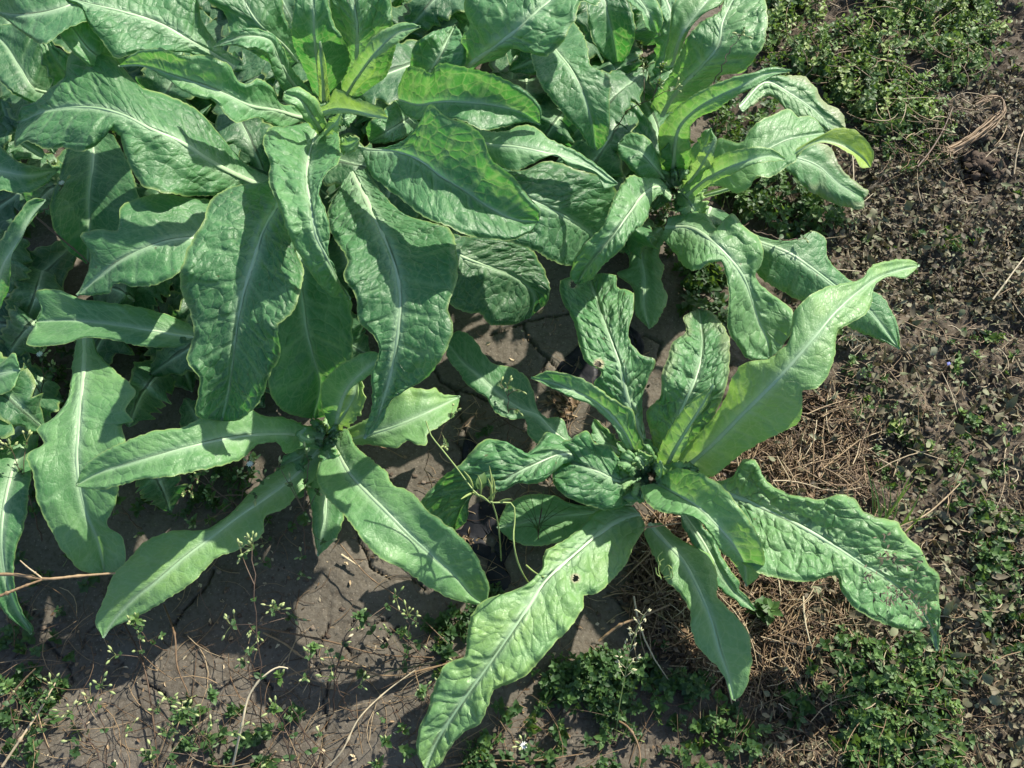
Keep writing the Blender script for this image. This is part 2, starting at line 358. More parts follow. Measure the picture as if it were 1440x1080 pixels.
# ------------------------------------------------------------------ chicory leaves
LEAF_N = 0
def leaf(parent, Mp, Lp, Rp, z, lift=(.35, .35), tint=.35, cr=1., ruf=1., rust=0., spot=0., holes=(), ribw=1., dry=0., step=.0024, teeth=1.):
    """one leaf: midrib, left and right outline as photo pixels from base to tip, heights z along it.
    lift raises (+) or droops (-) each edge; cr = blistering, ruf = wavy edge"""
    global LEAF_N
    tint = tint-.13*('clump' in parent['label'] or 'old leaves' in parent['label'] or 'overhanging' in parent['label'])*(tint < .55)   # deeper green on the clumps and the left and corner plants
    LEAF_N += 1; sd_ = LEAF_N*13
    C = curve(Mp, 60); zz = np.interp(np.linspace(0, 1, 60), np.linspace(0, 1, len(z)), z)
    zz = np.convolve(np.pad(zz, 9, 'edge'), np.hanning(19)/np.hanning(19).sum(), 'valid')
    P = at(C[:, 0], C[:, 1], zz); Ln = np.linalg.norm(np.diff(P, axis=0), axis=1).sum()
    nu = int(min(max(Ln/step, 24), 230)); 
    M = curve(Mp, nu); L = curve(Lp, nu); R = curve(Rp, nu)
    M0 = M[0].copy(); Mt = M[-1].copy()
    L[-1] = Mt*.8+L[-1]*.2; R[-1] = Mt*.8+R[-1]*.2
    u = np.linspace(0, 1, nu); zm = np.interp(u, np.linspace(0, 1, 60), zz)
    pm = at(M[:, 0], M[:, 1], zm); depth = (pm-np.array([0, 0, CAM_H]))@FW
    wl = np.linalg.norm(L-M, axis=1)*depth/FPX; wr = np.linalg.norm(R-M, axis=1)*depth/FPX
    nv2 = int(min(max(max(wl.max(), wr.max())/step, 6), 40))
    s = np.r_[0, np.cumsum(np.linalg.norm(np.diff(pm, axis=0), axis=1))]
    rows = []; T = []
    vs = np.r_[-np.linspace(1, 0, nv2+1), np.linspace(0, 1, nv2+1)[1:]]
    G = np.zeros((nu, len(vs), 3)); tt = np.zeros((nu, len(vs))); Z = np.zeros((nu, len(vs)))
    for side, E, w, lf in ((-1, L, wl, lift[0]), (1, R, wr, lift[1])):
        tdir = np.gradient(M, axis=0); tdir /= np.linalg.norm(tdir, axis=1)[:, None]+1e-9
        jag = teeth*(2.2*vnoise(s*260, 0*s, sd_+side)+2.4*np.maximum(0, vnoise(s*95, 0*s+3, sd_+side))) * sstep(0, .08, u)*sstep(1, .93, u)
        ed = (E-M); el = np.linalg.norm(ed, axis=1)[:, None]+1e-9; E = M+ed*(1+jag[:, None]/np.maximum(el, 14))
        wsm = np.convolve(np.pad(w, 7, 'edge'), np.ones(15)/15, 'valid')
        wave = vnoise(s*30, 0*s, sd_+side*3+5)*1.5 + .8*vnoise(s*70, 0*s, sd_+side*3+9)
        amp = ruf*np.minimum(.32*wsm, .014)*sstep(0, .12, u)*(1-.6*sstep(.85, 1, u))
        sel = np.where(vs <= 0)[0] if side < 0 else np.where(vs >= 0)[0]
        for k in sel:
            a = abs(vs[k])
            xy = M+(E-M)*a
            z_ = zm + lf*wsm*(a**1.35)*.9 + amp*wave*a**2.2 - .0035*ruf*sstep(.84, 1, a)*sstep(0, .1, u)*(1 if lf > .1 else .5)*sstep(.0, .02, wsm)
            lowf = ruf*.006*vnoise(s*16+a*2, 0*s+a*2.+side*7, sd_+50)*sstep(.05, .5, a)*sstep(0, .15, u)
            z_ = z_ + lowf
            Z[:, k] = z_; G[:, k] = at(xy[:, 0], xy[:, 1], z_); tt[:, k] = side*a*w
    # keep everything off the soil
    gzv = ground_z(G[..., 0], G[..., 1]); G[..., 2] = np.maximum(G[..., 2], gzv+.004)
    du = np.gradient(G, axis=0); dv = np.gradient(G, axis=1); Nn = np.cross(dv, du)
    Nn /= np.linalg.norm(Nn, axis=2)[..., None]+1e-9
    if Nn[..., 2].mean() < 0: Nn = -Nn; flip = True
    else: flip = False
    ss = np.repeat(s[:, None], len(vs), 1); at_ = np.abs(tt); sg = np.sign(tt)
    wx = ss + .007*fbm(ss*26, tt*26, sd_+1, 2); wt = at_ + .006*fbm(ss*30, tt*30+9, sd_+2, 2)
    big = .9+.35*((sd_ % 7)/7)
    qa = (wx-.45*wt)/(.0140*big)+100*(sg > 0)+sd_ % 37; qb = wt/(.0128*big)+13*(sg > 0)
    f1, f2, cid = voro(qa, qb, sd_, .9, True); g = f2-f1
    g1, g2 = voro(qa*2.1+.3, qb*2.1, sd_+5, .9)
    wedge = np.where(tt < 0, wl[:, None], wr[:, None])
    inner = sstep(.0, .004, at_)*sstep(1.0, .86, np.abs(vs))[None, :]
    calm = .45+.55*sstep(-.15, .25, fbm(ss*9, tt*9, sd_+4, 2))
    pil = (.65*(1-np.clip(f1/.85, 0, 1)**2)+.35*sstep(0, .4, g))*(.35+1.1*cid)+.28*sstep(0, .6, g2-g1)
    # main side veins sunk between the blisters
    q = (wx-.75*wt+.5*wt*wt/.06)/(.040*big); fq = np.abs(q-np.round(q)); side_v = (1-sstep(.03, .10, fq))*sstep(.0, .006, at_)*(1-sstep(.6, .95, np.abs(vs)))[None, :]
    blis = cr*inner*(.35+.65*calm)*(1-.35*side_v)
    h = .0016*cr*pil*inner*calm + .0040*min(cr, 1.3)*fbm(ss*34, tt*34, sd_+61, 2)*inner - .0008*cr*side_v*inner + .0011*cr*fbm(ss*160, tt*160, sd_+6, 2)*inner
    rw = (.0042*(1-u)**.8+.0009)*ribw
    groove = np.exp(-(tt/(rw[:, None]*1.5))**2)
    h = h - .0012*groove*ribw
    G = G + Nn*h[..., None]
    rib = np.exp(-(tt/(rw[:, None]*1.5))**2)
    vein = np.clip((1-sstep(.0, .12, g))*.55*inner + side_v*.7, 0, 1)
    edge = sstep(.955, .99, np.abs(vs))[None, :]*np.ones((nu, 1))
    dryv = np.zeros_like(tt)
    if dry: dryv = dry*sstep(.1, .5, sstep(.3, 1., np.abs(vs))[None, :]*.6+.5*u[:, None]+.6*fbm(ss*25, tt*25, sd_, 3)-.35)
    n2 = len(vs); I, J = np.meshgrid(np.arange(nu-1), np.arange(n2-1), indexing='ij'); I = I.ravel(); J = J.ravel()
    Qf = np.stack([I*n2+J, I*n2+J+1, (I+1)*n2+J+1, (I+1)*n2+J], 1)
    if flip: Qf = Qf[:, ::-1]
    if holes:
        base = np.stack([C*0], 0); cen = G.reshape(-1, 3)[Qf].mean(1); keep = np.ones(len(Qf), bool)
        for hx, hy, hr in holes:
            d = FPX*np.stack([cen[:, 0], -((cen-np.array([0, 0, CAM_H]))@UP)], 1)/((cen-np.array([0, 0, CAM_H]))@FW)[:, None]+np.array([720, 540])
            keep &= np.hypot(d[:, 0]-hx, d[:, 1]-hy) > hr*(1+.4*fbm(cen[:, 0]*150, cen[:, 1]*150, 3, 2))
            dd = FPX*np.stack([G[..., 0], -((G-np.array([0, 0, CAM_H]))@UP)], -1)/((G-np.array([0, 0, CAM_H]))@FW)[..., None]+np.array([720, 540])
            dryv = np.maximum(dryv, 1-sstep(hr*1.1, hr*1.9, np.hypot(dd[..., 0]-hx, dd[..., 1]-hy)))
        Qf = Qf[keep]
    V = G.reshape(-1, 3); one = np.ones(len(V))
    tv = tint + .24*(hash2(np.array([LEAF_N]), np.array([3]), 5)[0]-.5)
    me = make_mesh('leaf', V, Qf, M_LEAF, dict(tint=one*tv, rib=rib.ravel(), vein=vein.ravel(), edge=edge.ravel(), rust=one*rust, spot=one*spot, dry=dryv.ravel(), blis=blis.ravel()),
                   uv=np.stack([ss.ravel()+LEAF_N*.37, tt.ravel()+LEAF_N*.11], 1), uv2=np.stack([qa.ravel(), qb.ravel()], 1))
    lo = link('leaf', me, parent)
    # raised midrib on the blade
    kk = nv2; idx = np.unique(np.linspace(0, int(nu*.93), max(12, nu//3)).astype(int))
    c = G[idx, kk]; N = Nn[idx, kk]; side = dv[idx, kk]; side = side/(np.linalg.norm(side, axis=1)[:, None]+1e-9); N = np.cross(side, du[idx, kk]); N /= np.linalg.norm(N, axis=1)[:, None]+1e-9
    N[N[:, 2] < 0] *= -1
    th = np.linspace(0, math.pi, 6); rr = rw[idx]*.58
    VV = c[:, None]-N[:, None]*.0006+side[:, None]*(rr[:, None]*np.cos(th))[..., None]+N[:, None]*(np.minimum(rr, .0022)[:, None]*.6*np.sin(th))[..., None]
    # a matching keel below makes the rib a solid cord
    VB = c[:, None]-N[:, None]*.0006+side[:, None]*(rr[:, None]*np.cos(-th[1:-1]))[..., None]-N[:, None]*(rr[:, None]*.8*np.sin(th[1:-1]))[..., None]
    ring = np.concatenate([VV, VB[:, ::-1]], 1); k = ring.shape[1]; n_ = len(idx)
    I, J = np.meshgrid(np.arange(n_-1), np.arange(k), indexing='ij'); I = I.ravel(); J = J.ravel(); J2 = (J+1) % k
    mr = make_mesh('midrib', ring.reshape(-1, 3), np.stack([I*k+J, I*k+J2, (I+1)*k+J2, (I+1)*k+J], 1), M_RIB, {'tint': np.repeat(np.linspace(.78, .42, n_), k)})
    link('midrib', mr, lo)
    return lo
def wleaf(parent, Mp, w, z, **kw):
    """leaf given by its midrib and half widths (one number, or a list, or (left,right) lists) in pixels"""
    n = 24; C = curve(Mp, n); t = np.gradient(C, axis=0); t /= np.linalg.norm(t, axis=1)[:, None]+1e-9
    nrm = np.stack([t[:, 1], -t[:, 0]], 1)
    def prof(x):
        x = np.atleast_1d(np.asarray(x, float)); u = np.linspace(0, 1, n)
        if len(x) == 1: return x[0]*np.power(np.maximum(np.sin(math.pi*np.power(u, 1.1)*.97+.06), 0), .7)*(1-.1*u)
        return np.interp(u, np.linspace(0, 1, len(x)), x)
    wl_, wr_ = (prof(w[0]), prof(w[1])) if isinstance(w, tuple) else (prof(w), prof(w))
    k = np.random.RandomState(int(abs(Mp[0][0]*7+Mp[-1][1])) % 9999); j1, j2 = 1+.16*k.randn(n), 1+.16*k.randn(n)
    return leaf(parent, Mp, C+nrm*(wl_*j1)[:, None], C-nrm*(wr_*j2)[:, None], z, **kw)

# ------------------------------------------------------------------ the chicory rosettes
def plant(label, px, py, z=None):
    p = on(px, py) if z is None else at(px, py, z); p[2] = ground_z(p[0], p[1])
    return thing('chicory_plant', label, 'leafy plant', tuple(p), 'chicory plants in the bed')
A = plant('open rosette with long lobed pale green leaves spreading over bare soil and brown straw', 915, 675)
B = plant('flat rosette with smooth narrow leaves and a small spoon shaped leaf at its heart', 458, 615)
Cp = plant('biggest, densest clump with broad blistered leaves and a glowing folded leaf at its middle', 450, 200)
D = plant('rosette with jagged upright leaves and one small yellow leaf', 950, 290)
E = plant('clump with a broad pale ribbed leaf that runs off the top edge', 620, 110)
G = plant('shaded old leaves of the plant that grows in from the left edge', -60, 330)
Hh = plant('overhanging broad grey green leaves of the plant in the upper left corner', 60, -60)

# --- A, the open rosette
leaf(A, [(900,722),(867,732),(840,752),(813,775),(763,822),(743,853),(693,927),(643,997),(613,1045),(598,1082)],
 [(890,712),(862,710),(837,720),(813,745),(790,762),(767,775),(762,800),(740,822),(700,838),(680,845),(663,865),(657,895),(653,923),(630,932),(613,960),(603,995),(592,1020),(587,1060),(598,1082)],
 [(908,742),(893,765),(882,790),(860,815),(836,836),(821,838),(821,850),(805,878),(780,905),(760,927),(743,947),(715,962),(697,969),(685,995),(676,1016),(650,1032),(630,1055),(615,1078),(598,1082)],
 [.05,.11,.13,.11,.07], (.12,.12), tint=.60, cr=1.05, ruf=.7, rust=.2, spot=.1, holes=[(809,813,4.5)], ribw=1.25)
leaf(A, [(913,735),(935,760),(960,787),(980,823),(1000,870),(1013,917),(1025,950),(1033,985)],
 [(905,750),(920,783),(937,815),(957,837),(970,858),(972,887),(985,915),(1008,936),(1022,960),(1028,984)],
 [(930,735),(955,757),(980,770),(1000,782),(1008,807),(1010,840),(1033,865),(1050,887),(1057,922),(1052,955),(1043,978),(1033,985)],
 [.03,.06,.08,.07,.03], (.05,.0), tint=.60, cr=.25, ruf=.6)
leaf(A, [(925,680),(957,697),(983,713),(1007,737),(1033,768),(1047,795),(1050,824)],
 [(922,672),(935,664),(950,660),(980,664),(1013,682),(1040,712),(1062,747),(1075,778),(1072,803),(1060,818),(1050,824)],
 [(900,684),(907,702),(925,718),(947,723),(973,727),(997,747),(1013,773),(1030,790),(1041,808),(1050,824)],
 [.10,.18,.21,.18,.09], (.8,.3), tint=.5, cr=.6, ruf=.6)
leaf(A, [(955,690),(1000,687),(1040,700),(1093,723),(1140,747),(1173,767),(1213,793),(1253,817),(1287,847),(1307,873),(1318,915)],
 [(958,680),(1003,678),(1030,670),(1048,645),(1063,648),(1073,670),(1093,687),(1127,698),(1160,702),(1180,695),(1202,702),(1213,717),(1237,728),(1260,733),(1274,753),(1293,770),(1303,790),(1321,812),(1320,840),(1322,867),(1319,900),(1318,915)],
 [(950,705),(1000,745),(1035,785),(1070,807),(1103,815),(1140,818),(1176,811),(1184,833),(1200,853),(1227,870),(1260,883),(1293,886),(1305,882),(1310,900),(1318,915)],
 [.05,.12,.15,.14,.12,.04], (.4,.2), tint=.42, cr=1.5, ruf=.8, rust=.5, spot=1, ribw=1.2)
leaf(A, [(945,672),(993,633),(1043,583),(1093,533),(1143,477),(1177,437),(1207,410),(1230,393),(1260,381),(1293,373)],
 [(935,665),(965,630),(985,608),(1003,587),(1022,555),(1030,530),(1047,510),(1083,503),(1107,483),(1120,433),(1140,415),(1167,403),(1193,398),(1213,391),(1227,373),(1247,367),(1267,364),(1287,368),(1293,373)],
 [(955,682),(1005,668),(1040,640),(1070,622),(1098,608),(1124,592),(1128,566),(1128,550),(1147,547),(1163,530),(1174,500),(1180,463),(1200,453),(1223,433),(1232,400),(1250,389),(1273,391),(1285,382),(1293,373)],
 [.05,.16,.25,.28,.27,.21], (.12,-.12), tint=.56, cr=.3, ruf=.7, spot=.0, ribw=1.15)
leaf(A, [(907,655),(900,610),(882,557),(872,513),(860,480),(847,443),(838,415),(828,388)],
 [(900,655),(888,620),(868,590),(850,560),(835,540),(846,523),(827,511),(813,480),(811,467),(805,447),(791,423),(789,395),(810,389),(828,388)],
 [(912,655),(906,610),(903,560),(913,530),(922,506),(900,497),(884,473),(890,440),(889,410),(868,403),(866,388),(850,384),(828,388)],
 [.05,.13,.17,.17,.13], (.2,.1), tint=.46, cr=1.3, ruf=.9, spot=1, ribw=1.35, holes=[(842,512,5),(806,400,4)])
leaf(A, [(928,660),(945,610),(963,567),(980,527),(988,477),(985,450),(983,434)],
 [(920,655),(918,620),(911,575),(930,557),(930,533),(938,505),(947,480),(965,465),(962,445),(983,434)],
 [(936,655),(975,625),(1000,592),(1020,547),(1026,507),(1023,470),(1012,450),(1000,438),(983,434)],
 [.05,.12,.17,.16,.11], (.2,.2), tint=.36, cr=1.6, ruf=.8, spot=.0, dry=.35)
leaf(A, [(930,676),(947,637),(967,603),(987,570),(1003,541)],
 [(924,668),(925,640),(940,607),(960,577),(987,552),(1003,541)], [(942,675),(955,645),(968,620),(975,597),(996,565),(1003,541)],
 [.07,.15,.21,.25], (.3,.3), tint=.62, cr=.8, ruf=1)
leaf(A, [(905,668),(893,638),(880,610),(862,586),(835,563),(800,547),(770,536),(747,531)],
 [(898,672),(886,640),(873,620),(861,597),(848,585),(838,575),(800,557),(770,543),(747,531)],
 [(915,662),(908,630),(895,600),(889,577),(878,571),(857,557),(833,540),(800,527),(770,522),(747,531)],
 [.07,.14,.19,.22,.22], (.1,1.0), tint=.42, cr=1.0, ruf=.5)
leaf(A, [(895,680),(850,652),(790,638),(753,652),(710,673),(677,683),(653,707),(638,745)],
 [(890,688),(850,672),(793,652),(780,662),(757,679),(727,680),(703,691),(680,683),(662,700),(655,733),(638,748)],
 [(895,672),(850,640),(793,620),(770,608),(755,626),(733,640),(707,621),(687,617),(650,650),(613,680),(592,712),(620,742),(638,748)],
 [.05,.10,.16,.17,.13,.04], (.1,-.1), tint=.38, cr=1.6, ruf=.8, spot=1)
leaf(A, [(912,682),(880,680),(840,663),(803,650),(782,648)],
 [(908,695),(887,706),(860,717),(820,708),(790,694),(778,675),(782,648)], [(912,668),(890,648),(867,640),(857,627),(837,624),(826,606),(803,617),(790,622),(782,648)],
 [.06,.12,.14,.12], (-.1,.4), tint=.36, cr=1.9, ruf=1, spot=0)
leaf(A, [(890,668),(830,640),(780,608),(753,582),(737,577),(707,557),(677,530),(650,507),(630,482)],
 [(885,675),(830,655),(790,640),(760,627),(743,613),(738,590),(720,590),(700,582),(683,557),(660,543),(643,520),(628,500),(630,482)],
 [(892,660),(850,635),(800,613),(790,588),(770,588),(757,577),(750,550),(740,530),(720,517),(693,510),(680,497),(663,473),(640,466),(630,482)],
 [.03,.05,.07,.08,.07], (.1,.05), tint=.40, cr=.3, ruf=.5, ribw=1.1)
leaf(A, [(895,700),(870,715),(820,722),(770,728),(735,735),(699,742)],
 [(895,705),(870,730),(833,748),(793,760),(753,768),(720,760),(699,742)], [(890,695),(860,706),(803,708),(777,697),(743,696),(713,710),(699,742)],
 [.02,.04,.04,.02], (0,0), tint=.45, cr=.5, ruf=.4)
wleaf(A, [(925,680),(930,662),(928,648)], 8, [.08,.14,.18], tint=.8, cr=.5)
wleaf(A, [(915,682),(895,698),(876,700)], 10, [.07,.11,.10], tint=.6, cr=.8)
wleaf(A, [(905,660),(888,640),(868,622)], 14, [.05,.1,.12], tint=.4, cr=1.2)
wleaf(A, [(940,690),(985,755),(1040,840),(1062,858)], 16, [.04,.05,.05,.02], tint=.35, cr=.4)
wleaf(A, [(880,640),(845,612),(835,590)], 14, [.04,.07,.08], tint=.3, cr=1)

# --- D, the right hand rosette
leaf(D, [(935,318),(973,320),(1000,337),(1027,363),(1047,390),(1060,427),(1070,457),(1080,480),(1082,505)],
 [(940,305),(965,300),(990,300),(1013,323),(1018,310),(1030,300),(1043,317),(1063,330),(1073,358),(1070,373),(1062,386),(1077,407),(1100,423),(1113,437),(1117,453),(1103,483),(1082,505)],
 [(930,335),(947,353),(967,378),(980,380),(997,370),(1013,367),(1022,390),(1025,423),(1023,460),(1037,487),(1053,505),(1082,505)],
 [.1,.18,.17,.12,.08], (.15,.1), tint=.5, cr=.8, ruf=1, spot=1, ribw=1.3)
leaf(D, [(990,320),(1070,340),(1110,355),(1143,377),(1173,400),(1227,440),(1250,470),(1265,491)],
 [(995,310),(1063,330),(1093,338),(1120,337),(1143,325),(1160,333),(1163,360),(1178,380),(1205,400),(1243,420),(1257,443),(1265,473),(1265,491)],
 [(990,335),(1050,370),(1073,393),(1110,415),(1140,430),(1170,445),(1200,463),(1233,477),(1265,491)],
 [.06,.10,.11,.08,.05,.03], (.1,-.6), tint=.42, cr=.35, ruf=.6, spot=1, ribw=1.2)
leaf(D, [(930,320),(903,350),(907,390),(907,427),(913,462)],
 [(920,320),(884,352),(883,377),(867,383),(890,405),(893,440),(905,455),(913,462)], [(938,330),(927,363),(933,373),(930,393),(938,417),(933,437),(917,462)],
 [.06,.05,.04,.03], (0,0), tint=.5, cr=.4, spot=1)
leaf(D, [(945,275),(925,262),(907,272),(887,297),(863,330),(840,357),(820,385),(812,400)],
 [(943,285),(930,275),(917,284),(910,307),(890,327),(873,350),(847,375),(830,394),(812,401)],
 [(940,268),(928,252),(905,250),(887,247),(870,267),(857,293),(847,317),(823,343),(807,370),(803,388),(812,401)],
 [.12,.22,.25,.23,.17], (-.1,.15), tint=.48, cr=1, ruf=.9)
leaf(D, [(960,275),(985,262),(1020,240),(1055,220),(1083,207),(1103,197),(1133,190),(1162,186)],
 [(955,262),(985,235),(1013,195),(1043,200),(1057,180),(1083,163),(1113,155),(1120,163),(1140,163),(1162,186)],
 [(965,285),(1000,262),(1023,265),(1033,272),(1057,260),(1063,247),(1077,250),(1103,237),(1117,227),(1133,207),(1162,188)],
 [.1,.18,.22,.22,.2], (.1,.35), tint=.46, cr=.5, ruf=.7)
leaf(D, [(970,280),(1030,262),(1100,225),(1157,197),(1193,207),(1215,222),(1224,235)],
 [(968,276),(1030,258),(1100,220),(1155,190),(1177,180),(1200,182),(1220,200),(1229,220),(1224,235)],
 [(972,284),(1032,266),(1102,230),(1160,200),(1190,213),(1203,222),(1213,236),(1224,235)],
 [.08,.13,.17,.24,.25,.22], (.5,.5), tint=.98, cr=.15, ruf=.3)
leaf(D, [(965,275),(993,252),(1027,234),(1060,223),(1085,219),(1104,224)],
 [(960,262),(990,232),(1027,213),(1060,207),(1087,210),(1104,222)], [(970,282),(1000,258),(1030,245),(1063,230),(1085,227),(1104,226)],
 [.12,.22,.28,.30,.28], (.8,.2), tint=.62, cr=.3, ruf=.5)
leaf(D, [(945,262),(948,215),(955,180),(977,155),(1010,135),(1047,118),(1080,103),(1113,99)],
 [(935,258),(927,215),(929,180),(957,147),(1000,121),(1030,109),(1060,102),(1085,94),(1113,98)],
 [(958,262),(972,220),(970,195),(972,175),(1010,153),(1040,132),(1065,120),(1088,107),(1113,100)],
 [.08,.2,.28,.33,.33], (.3,.2), tint=.40, cr=.3, ruf=.7)
wleaf(D, [(960,268),(985,235),(998,212),(1007,193)], 12, [.1,.2,.27,.29], tint=.75, cr=.8, lift=(.8,.3))
leaf(D, [(942,265),(922,235),(900,213),(870,202)], [(950,265),(930,240),(922,212),(905,190),(885,187),(870,200)], [(930,268),(900,250),(880,230),(868,212),(870,202)],
 [.08,.17,.2,.18], (.2,.2), tint=.25, cr=.6)
leaf(D, [(930,165),(942,143),(960,120),(987,93),(1010,63),(1016,30),(1030,0),(1045,-25)],
 [(915,150),(922,133),(935,115),(950,90),(957,73),(970,48),(990,28),(1013,15),(1020,-5),(1045,-26)],
 [(945,158),(960,146),(987,133),(1013,107),(1047,100),(1060,83),(1072,68),(1077,50),(1075,0),(1060,-25),(1045,-26)],
 [.12,.22,.28,.30,.28], (.1,.15), tint=.42, cr=1.1, ruf=.7, ribw=1.3)
wleaf(D, [(955,265),(972,285),(985,312)], 20, [.1,.13,.1], tint=.7, cr=.8)
wleaf(D, [(955,262),(950,215),(955,175)], 20, [.07,.16,.2], tint=.3, cr=.6)
wleaf(D, [(958,262),(985,222),(1000,180)], 18, [.06,.13,.17], tint=.6, cr=.8)
leaf(D, [(1040,150),(1080,115),(1110,130),(1140,150),(1170,175),(1190,182)],
 [(1040,145),(1080,108),(1100,107),(1130,108),(1145,120),(1155,140),(1185,160),(1190,182)], [(1045,158),(1085,135),(1110,160),(1150,180),(1175,190),(1190,182)],
 [.1,.09,.07,.05], (.0,-.3), tint=.35, cr=.5, dry=.5)
leaf(D, [(1040,250),(1110,220),(1150,232),(1180,258),(1215,278)],
 [(1045,240),(1130,200),(1165,205),(1182,235),(1210,262),(1222,270),(1215,280)], [(1040,262),(1108,240),(1130,262),(1160,280),(1190,291),(1215,290),(1215,280)],
 [.1,.1,.07,.04], (.0,-.5), tint=.30, cr=.3, dry=.4)
leaf(D, [(940,255),(905,205),(880,165),(862,145)], [(930,260),(890,225),(862,185),(855,150),(862,145)], [(950,250),(930,210),(910,165),(890,145),(862,145)],
 [.06,.1,.13,.14], tint=.22, cr=.6)
wleaf(D, [(925,-30),(945,30),(935,80),(925,130)], 18, [.16,.2,.14,.1], tint=.3)
leaf(D, [(945,95),(958,50),(980,18),(1015,-20)], [(932,95),(942,45),(948,5),(1000,-30),(1015,-22)], [(952,88),(962,58),(972,38),(992,18),(1018,2),(1015,-20)],
 [.2,.28,.3,.3], (.3,.4), tint=.42, cr=.3)

# --- B, the front left rosette
leaf(B, [(462,612),(473,632),(493,667),(517,693),(547,723),(577,753),(610,783),(643,813),(670,842),(684,851)],
 [(472,606),(487,603),(500,627),(523,647),(542,663),(552,680),(580,693),(600,717),(627,737),(657,763),(677,797),(688,830),(684,851)],
 [(455,620),(450,645),(445,668),(457,697),(487,727),(503,748),(513,763),(533,783),(567,800),(590,817),(620,835),(655,848),(684,851)],
 [.05,.13,.17,.16,.12,.07], (.35,.1), tint=.52, cr=.35, ruf=.6)
leaf(B, [(455,617),(400,610),(350,612),(300,620),(247,633),(187,650),(133,667),(107,682)],
 [(450,632),(423,630),(400,637),(392,624),(360,627),(345,641),(300,657),(250,668),(200,674),(167,683),(133,689),(107,684)],
 [(460,600),(430,598),(400,587),(363,582),(347,570),(323,577),(313,573),(283,587),(257,600),(213,607),(177,620),(143,637),(117,657),(107,682)],
 [.06,.16,.21,.22,.19], (.1,.35), tint=.45, cr=.5, ruf=.6)
leaf(B, [(450,630),(415,668),(373,700),(333,727),(300,753),(260,783),(220,817),(187,843),(160,872),(145,897)],
 [(458,640),(447,667),(420,693),(400,715),(370,731),(371,747),(340,770),(300,787),(273,817),(227,847),(187,870),(157,884),(145,897)],
 [(442,625),(415,645),(373,673),(345,700),(320,725),(293,743),(240,747),(207,760),(180,787),(157,813),(147,840),(135,880),(145,897)],
 [.04,.08,.10,.10,.06], (.0,.05), tint=.52, cr=.2, ruf=.5, spot=0)
leaf(B, [(458,655),(458,690),(457,730),(447,782)], [(445,660),(432,690),(437,710),(440,747),(447,782)], [(470,660),(484,705),(483,730),(473,757),(447,782)],
 [.04,.05,.05,.03], tint=.5, cr=.1)
leaf(B, [(470,605),(473,595),(478,572),(487,548),(507,525),(527,510),(543,502)], [(466,605),(457,585),(452,562),(452,545),(467,522),(493,505),(520,494),(543,500)],
 [(474,605),(476,592),(482,567),(495,545),(517,530),(538,514),(543,504)], [.07,.15,.21,.25,.26], (.3,.2), tint=.5, cr=.2, ruf=.3)
leaf(B, [(470,622),(500,615),(547,602),(593,583),(627,567),(647,557)],
 [(470,612),(505,595),(540,575),(560,553),(580,545),(598,548),(613,546),(618,551),(647,557)], [(475,630),(515,625),(540,628),(557,630),(573,620),(590,626),(600,625),(601,611),(623,597),(642,578),(647,557)],
 [.04,.09,.11,.11,.08], (.3,.2), tint=.6, cr=.15, ruf=.5)
wleaf(B, [(462,610),(485,580),(498,555),(502,525)], 20, [.05,.12,.15,.16], tint=.7, cr=.3)
wleaf(B, [(450,615),(436,618),(422,612),(430,602)], 7, [.06,.1,.12,.13], tint=.45, cr=0)
wleaf(B, [(455,620),(462,640),(470,660)], 14, [.05,.09,.08], tint=.4, cr=.2)
wleaf(B, [(445,625),(425,640),(395,655)], 16, [.03,.06,.05], tint=.4, cr=.6)
wleaf(B, [(440,625),(420,610),(408,590)], 14, [.03,.05,.05], tint=.35, cr=.6)
wleaf(B, [(452,628),(430,665),(395,700)], 24, [.03,.04,.03], tint=.35, cr=.2)

# --- C, the big clump
leaf(Cp, [(445,185),(438,205),(432,232),(432,260),(438,293),(445,333),(460,363),(478,397),(493,421)],
 [(430,172),(400,178),(378,180),(370,202),(379,227),(378,253),(393,293),(403,323),(423,363),(443,393),(467,417),(493,421)],
 [(455,182),(461,173),(474,182),(478,200),(476,229),(460,243),(449,273),(457,293),(464,333),(461,352),(472,388),(485,408),(493,421)],
 [.24,.35,.38,.35,.27], (.15,.2), tint=.46, cr=1, ruf=.8, rust=.4)
leaf(Cp, [(475,200),(510,208),(560,213),(587,223),(620,247),(653,267),(687,290),(720,307),(758,312)],
 [(470,195),(503,207),(547,206),(567,200),(588,175),(607,147),(625,163),(657,173),(677,190),(693,227),(720,247),(743,277),(760,297),(758,312)],
 [(475,208),(503,210),(523,247),(547,267),(573,287),(593,303),(627,317),(658,330),(693,337),(720,337),(747,325),(758,312)],
 [.26,.35,.38,.37,.34], (.95,.2), tint=.48, cr=.7, ruf=.6, ribw=1)
leaf(E, [(560,140),(587,147),(613,143),(660,143),(707,150),(737,160),(759,175)],
 [(560,120),(577,93),(590,95),(607,103),(613,92),(647,93),(687,103),(720,117),(747,133),(762,157),(759,175)],
 [(557,140),(565,155),(577,166),(600,168),(653,170),(680,183),(713,177),(743,172),(759,175)],
 [.25,.33,.35,.33,.31], (1.05,.1), tint=.46, cr=.6, ruf=.6)
leaf(Cp, [(440,165),(420,163),(400,157),(350,147),(320,133),(287,120),(240,105),(200,92),(167,93)],
 [(430,168),(415,175),(397,182),(375,170),(360,165),(333,172),(320,163),(303,143),(267,133),(233,110),(195,92),(167,93)],
 [(430,150),(410,148),(397,147),(380,120),(360,110),(350,118),(340,117),(320,90),(287,78),(253,77),(220,67),(187,75),(167,93)],
 [.22,.31,.36,.37,.35], (.1,.95), tint=.5, cr=.6, ruf=.8)
